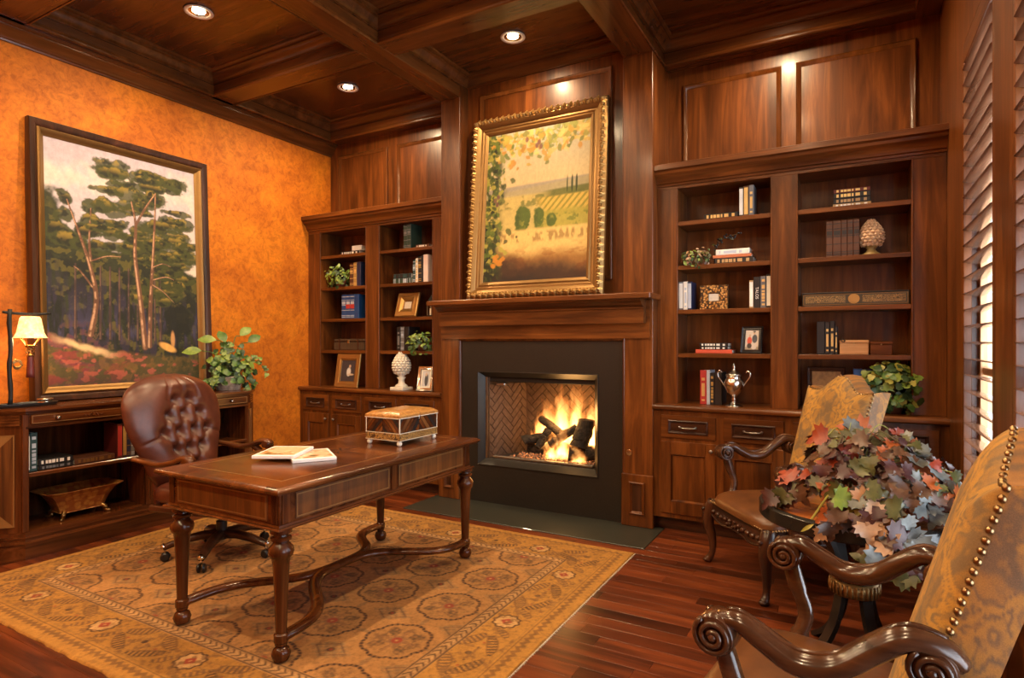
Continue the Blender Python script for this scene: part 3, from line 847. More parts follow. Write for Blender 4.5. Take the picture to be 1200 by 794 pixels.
cxm, cym = (DX0+DX1)/2, (DY0+DY1)/2
for k in range(8):
    a = k*pi/4; L = .17 if k % 2 == 0 else .11
    for sd, m in ((1, 'desk_x'), (-1, 'dark_y')):
        p = [(0,0),(L,0),(.042,.017*sd)]
        MB().prism([(cxm+u*cos(a)-v*sin(a), cym+u*sin(a)+v*cos(a)) for u, v in p], DZ+.0004, DZ+.0012, lambda u, v, d: (u, v, d)).build('star_inlay', m, dt)
AX0, AX1, AY0, AY1, AZ0, AZ1 = DX0+.05, DX1-.05, DY0+.05, DY1-.05, .602, DZ-.034
ap = MB().box(AX0, AX1, AY0, AY1, AZ0, AZ1, .003).build('apron', 'desk_x', dk)
MB().frame(AX0-.022, AX1+.022, AY0-.022, AY1+.022, [(0,.006),(.004,.0),(.06,0),(.06,.018),(.022,.020),(.018,.012),(.004,.012)], fnZ(AZ0-.014)).build('base_moulding', 'desk_y', ap, 40)
def inlaid(par, fn, u0, u1, v0, v1):
    o = MB().prism([(u0,v0),(u1,v0),(u1,v1),(u0,v1)], -.004, .004, fn).build('drawer_front', 'burl', par)
    MB().frame(u0+.006, u1-.006, v0+.006, v1-.006, [(0,0),(0,.0052),(.005,.0052),(.005,0)], fn).build('inlay_line', 'inlay', o)
    return o
gz0, gz1 = AZ0+.018, AZ1-.012
inlaid(ap, fnX(AX1), AY0+.085, (AY0+AY1)/2-.035, gz0, gz1); inlaid(ap, fnX(AX1), (AY0+AY1)/2+.035, AY1-.085, gz0, gz1)
inlaid(ap, fnY(AY0), AX0+.075, AX1-.075, gz0, gz1)
for yy in ((AY0+AY1)/2,):
    MB().box(AX1, AX1+.007, yy-.02, yy+.02, AZ0+.01, AZ1, .002).build('stile', 'desk_z', ap)
for (u0, u1) in ((AY0+.012, AY0+.06), (AY1-.06, AY1-.012)):
    MB().box(AX1, AX1+.005, u0, u1, AZ0+.01, AZ1-.002, .002).build('corner_post', 'desk_z', ap)
for (u0, u1) in ((AX0+.008, AX0+.05), (AX1-.05, AX1-.008)):
    mb = MB()
    for q in range(4): mb.box(u0+q*(u1-u0)/4+.001, u0+(q+1)*(u1-u0)/4-.001, AY0-.006, AY0, AZ0+.01, AZ1-.002, .003)
    mb.build('corner_post', 'desk_z', ap)
LEGP = [(.016,0),(.034,.010),(.042,.034),(.034,.056),(.020,.066),(.027,.074),(.027,.084),(.031,.088),(.031,.120),(.024,.126),(.0245,.14),(.029,.30),(.036,.43),(.040,.458),(.050,.468),(.055,.486),(.051,.506),(.038,.520),(.032,.530),(.044,.538),(.045,.548),(.031,.556),(.030,.562),(.047,.570),(.047,.588)]
LX, LY = (-2.88, -2.165), (1.80, 3.245)
for x in LX:
    for y in LY:
        lg = MB().lathe([(r, z*(AZ0-.012-ZR)/.588+0) for r, z in LEGP], (x, y, ZR), 24).build('leg', 'desk_z', dk, 40)
def bez(P, n):
    out = []
    for i in range(n+1):
        t = i/n; q = [Vector(p) for p in P]
        while len(q) > 1: q = [q[k]*(1-t)+q[k+1]*t for k in range(len(q)-1)]
        out.append(tuple(q[0]))
    return out
def catmull(P, n=6):
    P = [Vector(p) for p in P]; Q = [P[0]*2-P[1]] + P + [P[-1]*2-P[-2]]; out = []
    for i in range(1, len(Q)-2):
        for k in range(n):
            t = k/n; a, b, c, d = Q[i-1], Q[i], Q[i+1], Q[i+2]
            out.append(tuple(.5*((2*b)+(c-a)*t+(2*a-5*b+4*c-d)*t*t+(3*b-a-3*c+d)*t**3)))
    out.append(tuple(P[-1])); return out
zs = ZR+.104
xm, ym = (LX[0]+LX[1])/2, (LY[0]+LY[1])/2
for x0_, y0_, x1_, y1_ in ((LX[1], LY[0], LX[0], LY[1]), (LX[0], LY[0], LX[1], LY[1])):
    sg = 1 if x1_ > x0_ else -1
    pts = []
    dx_, dy_ = x1_-x0_, y1_-y0_; ln = math.hypot(dx_, dy_)
    for i in range(41):
        q = i/40; off = .065*sin(4*pi*q)*sg
        pts.append((x0_+dx_*q-dy_/ln*off, y0_+dy_*q+dx_/ln*off, zs+.03*sin(pi*q)**2))
    MB().tube(pts, .033, 10, True, (.62, 1.0), (0,0,1)).build('stretcher', 'desk_y', dk, True)

# ------------------------------------------------------------------ items on the desk
def magazine(x, y, z, rz, wx, wy, th, label, seed):
    t = thing('magazine', label, 'magazine', (x, y, z), rz, 'magazines on the desk', True)
    MB().box(-wx/2, wx/2, -wy/2, wy/2, 0, th, .001).build('pages', 'white_paper', t)
    nu, nv = 40, 50
    u = np.linspace(-wx/2+.012, wx/2-.012, nu); v = np.linspace(-wy/2+.03, wy/2-.02, nv); X, Y = np.meshgrid(u, v)
    n = fbm(X*18+seed, Y*18, seed, 4); n2 = fbm(X*50, Y*50+seed, seed+3, 3)
    P = Paint(X.shape, (.75,.55,.36)); P.lay(ss(n, .42, .62), (.55,.22,.06)); P.lay(ss(n2, .55, .7), (.85,.72,.5)); P.lay(ss(n, .62, .7), (.16,.14,.05))
    me = np_mesh('cover_photo', np.stack([X, Y, X*0+th+.0006], -1).reshape(-1,3), np_grid(nu, nv)); put_colors(me, P.c.reshape(-1,3)); me.materials.append(M('print_gloss'))
    o = bpy.data.objects.new('cover_photo', me); COL.objects.link(o); o.parent = t
    return t
col_mat('print_gloss', .3, nz=.05, coat=.4)
magazine(-2.53, 2.30, DZ+.0013, R(55), .22, .29, .016, 'lower magazine with white cover on the desk, partly covered by another', 3)
magazine(-2.66, 2.23, DZ+.0180, R(28), .22, .29, .016, 'upper white magazine with food photo cover on the desk', 8)

def casket():
    x0, x1, y0, y1 = -2.575, -2.315, 2.775, 3.14
    t = thing('jewelry_box', 'inlaid wooden keepsake box with ivory ball feet on the desk', 'box', ((x0+x1)/2, (y0+y1)/2, DZ))
    zb = DZ+.032; zt = zb+.135
    body = MB().box(x0, x1, y0, y1, zb, zt, .003).build('body', 'dark_z', t)
    MB().frame(x0-.006, x1+.006, y0-.006, y1+.006, [(0,0),(0,.012),(.002,.016),(.03,.034),(.06,.040),(.11,.040),(.11,0)], fnZ(zt)).box(x0+.09,x1-.09,y0+.09,y1-.09,zt,zt+.0395).build('lid', 'casket_top', t, 30)
    MB().frame(x0-.007, x1+.007, y0-.007, y1+.007, [(0,0),(0,.004),(.01,.004),(.01,0)], fnZ(zt-.003)).build('ivory_line', 'ivory', body)
    MB().frame(x0-.003, x1+.003, y0-.003, y1+.003, [(0,0),(0,.040),(.006,.040),(.006,0)], fnZ(zb+.003)).build('mosaic_band', 'mosaic', body)
    for z in (zb, zb+.043): MB().frame(x0-.004, x1+.004, y0-.004, y1+.004, [(0,0),(0,.003),(.006,.003),(.006,0)], fnZ(z)).build('ivory_line', 'ivory', body)
    # chevron marquetry strips on two visible faces
    def strips(fn, L, name_seed):
        h0, h1 = .048, .132; mats = ['desk_z', 'dark_x', 'burl', 'black', 'desk_x']
        n = 10
        for k in range(-6, 16):
            for half in (0, 1):
                a0 = k*L/n*1.0; a1 = a0+L/n*.86
                sl = (h1-h0)*.9
                if half == 0: poly = [(a0-sl/2+.0,h0),(a1-sl/2,h0),(a1+sl/2,h1),(a0+sl/2,h1)]; lo, hi = 0, L/2
                else: poly = [(L-(a0-sl/2),h0),(L-(a1-sl/2),h0),(L-(a1+sl/2),h1),(L-(a0+sl/2),h1)]; lo, hi = L/2, L
                p = clip(poly, lo+.001, hi-.001, h0, h1)
                if len(p) < 3 or area(p) < 2e-5: continue
                MB().prism(p, 0, .0018, fn).build('marquetry_strip', mats[(k*2+half+name_seed) % 5], body)
    strips(lambda u, v, h: (x1+h, y0+u, zb+v), y1-y0, 0); strips(lambda u, v, h: (x0+u, y0-h, zb+v), x1-x0, 2)
    MB().frame(x0-.002, x1+.002, y0-.002, y1+.002, [(0,-.0),(0,.0001),(.0005,.0001)], fnZ(zb)).build('edge', 'ivory', body)
    for x, y in ((x0,y0),(x1,y0),(x1,y1)): MB().box(x-.003, x+.003, y-.003, y+.003, zb+.03, zt, .001).build('corner_line', 'ivory', body)
    MB().box(x1, x1+.008, (y0+y1)/2-.006, (y0+y1)/2+.006, zt-.018, zt+.006, .002).build('clasp', 'silver', body)
    for x in (x0+.014, x1-.014):
        for y in (y0+.014, y1-.014): MB().ball((x, y, DZ+.016), .0165, 14, 10).build('foot', 'ivory', t, True)
def mk_mosaic():
    k = NT('mosaic'); v = k.coord((1,1,1)); x = k.node('ShaderNodeTexVoronoi'); x.inputs['Scale'].default_value = 130; k.link(v, x.inputs['Vector'])
    k.color(k.ramp(x.outputs['Distance'], [(.25,(.50,.30,.09)),(.5,(.30,.15,.04)),(.7,(.05,.025,.012))])); k.set(Roughness=.35); return k.m
MAKE['mosaic'] = mk_mosaic
def mk_ct():
    k = NT('casket_top'); n = k.noise(k.coord((1,1,1)), 55, 4, .6, .5)
    k.color(k.ramp(n, [(.32,(.20,.08,.02)),(.6,(.45,.22,.06)),(.75,(.55,.30,.09))])); k.set(Roughness=.3, Coat_Weight=.3); return k.m
MAKE['casket_top'] = mk_ct
casket()

# ------------------------------------------------------------------ tufted leather desk chair
def mk_leather(name, a, b, rough):
    def mk():
        k = NT(name); v = k.coord((1,1,1)); n = k.noise(v, 9, 4, .6); n2 = k.noise(v, 260, 2, .6)
        k.color(k.ramp(n, [(.3, a), (.7, b)])); k.set(Roughness=rough, Coat_Weight=.12, Coat_Roughness=.3); k.bump(n2, .12, .002); return k.m
    MAKE[name] = mk
mk_leather('oxblood', (.055,.013,.007), (.12,.032,.016), .36)
mk_leather('saddle', (.085,.03,.009), (.16,.06,.018), .34)
def desk_chair():
    t = thing('desk_chair', 'tufted oxblood leather desk chair with wooden arms behind the desk', 'chair', (-3.60, 2.52, ZR), R(12), None, True)
    # backrest
    btn = []
    for r, zz in enumerate((.14, .30, .46, .62, .76)):
        xs = (-.42, 0, .42) if r % 2 else (-.21, .21)
        if r % 2 == 0: xs = (-.62, -.21, .21, .62) if 0 < r < 4 else (-.21, .21)
        for s_ in xs: btn.append((s_*.78, zz))
    def halfw(tt):
        w0 = .27 + .11*ss(np.array(tt), .05, .62)
        if tt > .66: w0 = w0*sqrt(max(0.0, 1-((tt-.66)/.345)**2.5))
        if tt < .1: w0 *= .82+.18*(tt/.1)
        return float(w0)
    hgt, z0 = .70, .475
    def front(s_, tt):
        w_ = halfw(tt); y = s_*w_
        rim = max(0.0, 1-abs(s_)**3.2)**.5; rt = min(1, ((1-tt)/.10))**.5 if tt > .90 else min(1, .55+tt*4)
        bul = (.125 - .035*(s_*s_))*rim*rt
        dip = 0
        for bs, bt in btn:
            dd = ((s_-bs)*w_)**2 + ((tt-bt)*hgt)**2
            dip += .042*math.exp(-dd/.0011) + .016*math.exp(-dd/.006)
        # pleats along the diagonals and radiating to the edge
        pl = 0
        for bs, bt in btn:
            for b2, c2 in btn:
                if abs(c2-bt-.16) < .03 and abs(abs(b2-bs)-.16) < .09:
                    ax, ay = bs*.34, bt*hgt; bx, by = b2*.34, c2*hgt; px_, py_ = s_*.34, tt*hgt
                    L2 = (bx-ax)**2+(by-ay)**2; q = max(0, min(1, ((px_-ax)*(bx-ax)+(py_-ay)*(by-ay))/L2))
                    d2 = (px_-ax-q*(bx-ax))**2+(py_-ay-q*(by-ay))**2; pl = max(pl, .014*math.exp(-d2/.00012))
            if abs(bs) > .42:
                if (s_ > bs) == (bs > 0): pl = max(pl, .012*math.exp(-(((tt-bt)*hgt - .12*(s_-bs)*(1 if bs > 0 else -1)*(-1))**2)/.00006))
        for bs in (-.33, 0, .33):
            if tt > .76: pl = max(pl, .012*math.exp(-(((s_-bs*(1+.5*(tt-.76)))*w_)**2)/.00008))
        x = bul - (dip+pl)*rim*rt
        return (-.31 + x - .155*(tt**1.25), y, z0+hgt*tt)
    def back(s_, tt):
        w_ = halfw(tt); rim = max(0.0, 1-abs(s_)**3.2)**.5; rt = min(1, ((1-tt)/.12))**.5 if tt > .88 else 1
        return (-.31 - .06*rim*rt - .155*(tt**1.25), s_*w_, z0+hgt*tt)
    NU, NV = 74, 82
    mb = MB()
    fx = lambda a: (lambda q: (1 if q > 0 else -1)*(1-(1-abs(q))**1.6) if q else 0)(2*a-1)
    mb.grid(lambda a, b: front(fx(a), b), NU, NV); mb.grid(lambda a, b: back(fx(a), b), 30, 40)
    bk = mb.build('backrest', 'oxblood', t, True)
    for bs, bt in btn:
        p = front(bs, bt); MB().ball((p[0]+.004, p[1], p[2]), .0085, 8, 6).build('button', 'oxblood', bk, True)
    # seat
    def seat(a, b):
        th = 2*pi*a; ph = -pi/2+pi*b
        e = lambda q, n_: math.copysign(abs(q)**n_, q)
        return (-.02+.30*e(cos(ph), .5)*e(cos(th), .45), .31*e(cos(ph), .5)*e(sin(th), .45), .435+.075*e(sin(ph), .7))
    MB().grid(seat, 40, 16, True).build('seat', 'oxblood', t, True)
    MB().box(-.30, .26, -.29, .29, .33, .37, .008).build('seat_frame', 'dark_x', t)
    MB().grid(lambda a, b: (-.315-.02*b+.05*cos(2*pi*a), .23*sin(2*pi*a), .36+.16*b), 24, 6, True).build('lumbar_roll', 'oxblood', t, True)
    for sg in (-1, 1):
        y = sg*.345
        pts = catmull([(-.36, y*.98, .665), (-.26, y, .655), (-.14, y, .645), (-.03, y, .668), (.04, y, .692), (.085, y, .688), (.10, y, .668), (.085, y, .652), (.068, y, .660)], 5)
        rr = [.020+.006*sin(pi*i/(len(pts)-1)) for i in range(len(pts))]
        am = MB().tube(pts, rr, 10, True, (.8, 1.35), (0, 0, 1)).build('arm', 'desk_x', t, True)
        MB().tube([(.075, y-.036, .670), (.075, y+.036, .670)], .022, 14).build('arm_scroll', 'desk_y', am, 40)
        MB().tube(catmull([(-.04, y, .655), (.03, y, .60), (.06, y*.96, .52), (.03, y*.9, .44), (.02, y*.8, .36)], 5), .022, 10).build('arm_support', 'desk_z', t, True)
    MB().lathe([(.034,.10),(.034,.22),(.022,.22),(.022,.33)], (0,0,0), 18).build('gas_column', 'black', t, 40)
    for k in range(5):
        a = R(-139+72*k); ca, sa = cos(a), sin(a)
        pts = [(.02*ca, .02*sa, .135), (.12*ca, .12*sa, .138), (.22*ca, .22*sa, .122), (.30*ca, .30*sa, .098), (.335*ca, .335*sa, .085)]
        lg = MB().tube(pts, [.040,.036,.031,.027,.022], 8, True, (.8, 1.0), (0,0,1)).build('base_leg', 'dark_x', t, 60)
        MB().tube([(.325*ca, .325*sa, .098), (.338*ca, .338*sa, .09), (.343*ca, .343*sa, .082)], [.020,.020,.012], 8).build('end_cap', 'chrome', lg, True)
        cx_, cy_ = .325*ca, .325*sa
        cs = MB().tube([(cx_, cy_, .085), (cx_, cy_, .05)], .007, 8).build('caster', 'chrome', t, True)
        for sd in (-1, 1):
            ox, oy = -sa*.016*sd, ca*.016*sd
            MB().tube([(cx_+ox-sa*.009*sd, cy_+oy+ca*.009*sd, .028), (cx_+ox, cy_+oy, .028), (cx_+ox+sa*.006*sd, cy_+oy-ca*.006*sd, .028)], [.020,.028,.027], 16).build('wheel', 'black', cs, 40)
desk_chair()
# ------------------------------------------------------------------ credenza against the orange wall
CF, CB = -4.63, -5.07
CY0, CY1 = 1.85, 3.50
ZCR = .975
def plan(o, y_in=0):        # canted outline grown by o
    return [(CB, CY0-.20-o), (CF-.17+o*.4, CY0-.20-o), (CF+o, CY0-o*.4), (CF+o, CY1+o*.4), (CF-.12+o*.4, CY1+.12+o), (CB, CY1+.12+o)]
cr = thing('credenza', 'long mahogany credenza with open shelves along the orange wall', 'credenza', ((CF+CB)/2, (CY0+CY1)/2, 0))
def slab(o, z0, z1, name, mat, par=cr, sm=False): return MB().prism(plan(o), z0, z1, lambda u, v, d: (u, v, d)).build(name, mat, par, sm)
tp = slab(.03, .958, ZCR, 'top', 'desk_y'); slab(.018, .945, .958, 'top_moulding', 'desk_y', tp); slab(.006, .935, .945, 'top_moulding', 'desk_y', tp)
slab(.015, 0, .105, 'plinth', 'desk_y'); 
for z0, z1, o in ((.105,.122,.024), (.122,.138,.012), (.138,.150,.018), (.150,.176,.006)): slab(o, z0, z1, 'base_moulding', 'desk_y')
MB().box(CB, CB+.02, CY0-.15, CY1+.08, .176, .935).build('back_panel', 'desk_z', cr)
YM = (CY0+CY1)/2 - .03
# drawer rail and drawers
MB().box(CB+.02, CF-.004, CY0, CY1, .85, .935).build('drawer_rail', 'desk_y', cr)
for a, b in ((CY0+.025, YM-.03), (YM+.03, CY1-.02)):
    d = MB().box(CF-.004, CF+.012, a, b, .868, .93, .003).build('drawer', 'desk_y', cr)
    MB().frame(a+.006, b-.006, .873, .925, [(0,0),(0,.003),(.004,.003),(.004,0)], fnX(CF+.012)).build('drawer_bead', 'inlay', d)
    for q in ((.20, .80) if a < YM else (.32, .80)):
        y = a+(b-a)*q
        MB().tube([(CF+.012,y,.90),(CF+.020,y,.90),(CF+.026,y,.90),(CF+.036,y,.90),(CF+.041,y,.90)], [.013,.007,.012,.014,.006], 12).build('knob', 'silver', d, True)
    mb = MB(); ym = (a+b)/2
    for q in range(7):
        an = q*pi/6; mb.ball((CF+.013, ym+.028*cos(an), .893+.016*sin(an)), .008, 6, 5, (.6,1,1))
    mb.ball((CF+.014, ym, .896), .011, 8, 6, (.6,1,1)); mb.ball((CF+.013, ym-.05, .897), .009, 6, 5, (.5,1.8,.7)); mb.ball((CF+.013, ym+.05, .897), .009, 6, 5, (.5,1.8,.7))
    mb.build('carved_ornament', 'desk_y', d, True)
MB().box(CF-.002, CF+.006, CY0, CY1, .842, .856, .002).build('rail_bead', 'desk_y', cr)
# divider column, ends
MB().box(CB+.02, CF-.004, YM-.025, YM+.025, .176, .85).build('divider', 'desk_z', cr)
mb = MB().box(CF-.004, CF+.008, YM-.035, YM+.035, .176, .85, .003)
for q in (-.02, 0, .02): mb.tube([(CF+.008, YM+q, .21), (CF+.008, YM+q, .82)], .007, 8)
mb.build('column', 'desk_z', cr, 40)
for (p, q) in (((CF, CY0), (CF-.17, CY0-.20)), ((CF-.12, CY1+.12), (CF, CY1))):
    A = Vector((p[0], p[1], 0)); B = Vector((q[0], q[1], 0)); U = (B-A).normalized(); L = (B-A).length; N = Vector((-U.y, U.x, 0)); 
    if N.x < 0: N = -N
    fn = lambda u, v, h, A=A, U=U, N=N: tuple(A+U*u+N*h+Vector((0,0,v)))
    pi_ = MB().prism([(0,.176),(L,.176),(L,.935),(0,.935)], -.03, 0, fn).build('corner_pilaster', 'desk_z', cr)
    MB().prism([(L*.22,.22),(L*.78,.22),(L*.78,.80),(L*.22,.80)], 0, .003, fn).build('inlay_panel', 'burl', pi_)
    MB().frame(L*.22, L*.78, .215, .805, [(0,0),(0,.006),(.006,.006),(.010,0)], fn).build('inlay_line', 'inlay', pi_)
    for zz, sg in ((.80, -1), (.22, 1)):
        MB().prism([(L*.24, zz), (L*.5, zz+sg*.07), (L*.76, zz)], .002, .005, fn).build('inlay_arrow', 'inlay', pi_)
    MB().box(A.x-.02, A.x+.004, A.y-.018, A.y+.018, .176, .935, .003).build('edge_post', 'desk_z', cr)
    mb = MB()
    for k in range(4): mb.prism([(L*.1,.865+k*.018),(L*.9,.865+k*.018),(L*.9,.879+k*.018),(L*.1,.879+k*.018)], 0, .016-.002*k, fn)
    mb.build('corbel', 'desk_y', pi_)
for a, b in ((CY0, YM-.025), (YM+.025, CY1)):
    MB().box(CB+.02, CF-.02, a, b, .528, .55, .004).build('shelf', 'desk_y', cr)
    MB().box(CF-.022, CF-.008, a, b, .524, .552, .004).build('shelf_edge', 'desk_y', cr)
for y in (CY0-.012, CY1): MB().box(CB+.02, CF-.03, y, y+.012, .176, .85).build('end_panel', 'desk_z', cr)

# ------------------------------------------------------------------ books
pal('bk_black', (.014,.013,.014), .4); pal('bk_teal', (.02,.06,.065), .5); pal('bk_brown', (.10,.035,.015), .45); pal('bk_red', (.40,.03,.025), .5)
pal('bk_orange', (.50,.15,.06), .5); pal('bk_white', (.78,.74,.68), .5); pal('bk_navy', (.012,.018,.06), .45); pal('bk_blue', (.01,.055,.20), .4)
pal('bk_green', (.025,.05,.035), .5); pal('bk_tan', (.45,.28,.12), .5); pal('bk_gold', (.40,.24,.07), .45); pal('bk_pale', (.45,.50,.60), .5); pal('bk_maroon', (.12,.02,.018), .45)
pal('bk_coral', (.60,.09,.045), .5); pal('bk_grey', (.16,.16,.17), .5); pal('bk_pink', (.75,.60,.55), .6)
def book(pos, sz, cov, label, mode='up', rz=0.0, bands='gilt', group=None, text=None, style=0):
    """sz = (thickness, height, depth). Local frame: spine faces -y. mode 'up' stands, 'flat' lies with the spine to the front"""
    th, h, dp = sz
    t = thing('book', label, 'book', pos, rz, group, True)
    if mode == 'up': X = lambda u, d, v: (u, d, v)            # u across thickness, v up, d depth
    else: X = lambda u, d, v: (v-h/2, d, u+th/2)
    def bx(u0, u1, d0, d1, v0, v1, c=0):
        p = X(u0, d0, v0); q = X(u1, d1, v1); return (p[0], q[0], p[1], q[1], p[2], q[2], c)
    ct = .0028
    mb = MB(); mb.box(*bx(-th/2, -th/2+ct, 0, dp, 0, h)); mb.box(*bx(th/2-ct, th/2, 0, dp, 0, h)); mb.box(*bx(-th/2, th/2, -.003, .004, 0, h, .003))
    mb.build('cover', cov, t)
    MB().box(*bx(-th/2+ct, th/2-ct, .004, dp-.005, .004, h-.004)).build('pages', 'paper', t)
    if bands:
        mb = MB(); w_ = th*.40
        if style == 0:     # title block dashes along the spine
            for a, b in ((.10,.15), (.24,.62), (.70,.78)): mb.box(*bx(-w_*.6, w_*.6, -.0042, -.0028, h*a, h*b))
        elif style == 1:   # raised bands across
            for a in (.06, .12, .34, .55, .76, .90): mb.box(*bx(-th*.46, th*.46, -.0048, -.0028, h*a, h*a+.006))
            mb.box(*bx(-w_, w_, -.0042, -.0028, h*.60, h*.72))
        elif style == 2:   # full label
            mb.box(*bx(-w_, w_, -.0042, -.0028, h*.06, h*.94))
        elif style == 3:
            for a, b in ((.08,.14), (.2,.26), (.28,.36), (.38,.47), (.50,.55), (.60,.72), (.82,.90)): mb.box(*bx(-w_*.7, w_*.7, -.0042, -.0028, h*a, h*b))
        o = mb.build('spine_title', bands, t)
        if style in (0, 1, 3): o['kind'] = 'stuff'
    if text:
        c = bpy.data.curves.new('spine_text_curve', 'FONT'); c.body = text; c.size = th*.62; c.extrude = .0004; c.align_x = 'CENTER'; c.align_y = 'CENTER'
        oc = bpy.data.objects.new('spine_text_curve', c); COL.objects.link(oc); bpy.context.view_layer.update()
        me = bpy.data.meshes.new_from_object(oc.evaluated_get(bpy.context.evaluated_depsgraph_get())); bpy.data.objects.remove(oc)
        me.name = 'spine_text'; me.materials.clear(); me.materials.append(M('white_ink'))
        o = bpy.data.objects.new('spine_text', me); COL.objects.link(o); o.parent = t; o['kind'] = 'stuff'
        if mode == 'up': o.location = (0, -.0045, h*.48); o.rotation_euler = (R(90), R(90), 0)
        else: o.location = (0, -.0045, th/2); o.rotation_euler = (R(90), 0, 0)
    return t
def row_up(x, y, z, items, where, grp, rz=0.0, axis=0):
    """items: (cover, thickness, height, depth, bands, style, desc). x is the first edge"""
    for it in items:
        cov, th, h, dp, bn, st, desc = it[:7]
        p = (x+th/2, y, z) if axis == 0 else (y, x+th/2, z)
        book(p, (th, h, dp), cov, '%s %s' % (desc, where), 'up', rz, bn, grp, it[7] if len(it) > 7 else None, st)
        x += th+.0012
def stack_flat(x, y, z, items, where, grp, rz=0.0):
    for cov, th, h, dp, bn, st, desc, dx in items:
        book((x+dx, y, z), (th, h, dp), cov, '%s %s' % (desc, where), 'flat', rz, bn, grp, None, st); z += th+.0006

# credenza shelf books: spines face +X (rotated)
zc = .552
CX = CF-.05
def cbook(y, th, h, dp, cov, desc, bn='gilt', st=0): book((CX, y+th/2, zc), (th, h, dp), cov, desc+' on credenza shelf', 'up', R(90), bn, 'books on the credenza shelf', None, st)
cbook(1.872, .022, .25, .17, 'bk_teal', 'slim dark teal upright book at the end', 'white_ink', 2)
cbook(1.895, .040, .255, .18, 'bk_teal', 'thick teal upright book with patterned spine', 'bk_pale', 3)
book((CX, 2.045, zc), (.03, .20, .20), 'bk_black', 'lower dark book lying flat beside teal books on credenza shelf', 'flat', R(90), 'bk_grey', 'books on the credenza shelf', None, 3)
book((CX, 2.043, zc+.031), (.040, .205, .20), 'bk_black', 'thick black book with white lettering lying beside teal books', 'flat', R(90), 'white_ink', 'books on the credenza shelf', None, 3)
book((CX, 2.285, zc), (.040, .26, .19), 'bk_brown', 'brown patterned book lying flat in the middle of credenza shelf', 'flat', R(90), 'gold_dim', 'books on the credenza shelf', None, 3)
yy = 2.432
for cov, th, h, desc, st, bn in (('bk_maroon',.036,.25,'maroon gilt upright book',2,'bk_red'), ('bk_black',.030,.245,'black upright book with gold label',2,'bk_gold'), ('bk_navy',.028,.235,'dark navy upright book',1,'gold_dim'), ('bk_grey',.026,.22,'grey banded upright book',1,'bk_pale')):
    cbook(yy, th, h, .18, cov, desc, bn, st); yy += th+.001

# ------------------------------------------------------------------ gold footed bowl
def mk_goldleaf():
    k = NT('gold_leaf'); v = k.coord((1,1,1)); x = k.node('ShaderNodeTexVoronoi'); x.inputs['Scale'].default_value = 26; k.link(v, x.inputs['Vector'])
    n = k.noise(v, 60, 3)
    c = k.ramp(x.outputs['Distance'], [(.12,(.60,.33,.08)),(.45,(.55,.28,.06)),(.62,(.30,.10,.025))]); k.color(k.mix(c, (.25,.08,.02), n, 'MIX')); k.set(Roughness=.4, Metallic=.35); return k.m
MAKE['gold_leaf'] = mk_goldleaf
def bowl():
    bx_, by_, bz_ = -4.80, 2.235, .1765
    t = thing('footed_bowl', 'gilded rectangular planter bowl on claw feet inside the credenza', 'bowl', (bx_, by_, bz_))
    rings = [(.085,.145,.045), (.082,.14,.05), (.088,.150,.08), (.105,.172,.13), (.125,.20,.17), (.15,.245,.195), (.155,.25,.20), (.150,.243,.201), (.12,.195,.178), (.095,.16,.13), (.075,.13,.07)]
    v = []; f = []
    for rx, ry, z in rings:
        c = .28
        for sx, sy in ((1,-1+c),(1,1-c),(1-c,1),(-1+c,1),(-1,1-c),(-1,-1+c),(-1+c,-1),(1-c,-1)): v.append((bx_+rx*sx, by_+ry*sy, bz_+z))
    for j in range(len(rings)-1):
        for i in range(8): f.append((j*8+i, j*8+(i+1)%8, (j+1)*8+(i+1)%8, (j+1)*8+i))
    f.append(tuple(range(8))); f.append(tuple(range(80,88)))
    MB().add(v, f).build('basin', 'gold_leaf', t)
    for sx in (-1, 1):
        for sy in (-1, 1):
            p = [(bx_+sx*.065, by_+sy*.115, bz_+.055), (bx_+sx*.085, by_+sy*.135, bz_+.035), (bx_+sx*.078, by_+sy*.13, bz_+.018), (bx_+sx*.10, by_+sy*.152, bz_+.006)]
            MB().tube(catmull(p, 4), [.016]*6+[.010]*4+[.012]*3, 8).ball((bx_+sx*.10, by_+sy*.152, bz_+.009), .012, 8, 5, (1,1,.75)).build('claw_foot', 'brass', t, True)
bowl()
# dark urn in the right bay
tag(MB().lathe([(.05,0),(.05,.01),(.02,.03),(.022,.05),(.07,.12),(.08,.17),(.05,.21),(.03,.22),(.045,.235)], (-4.86, 3.17, .5522), 18).build('urn', 'black', None, True), 'small black urn on the credenza shelf behind the chair', 'vase')

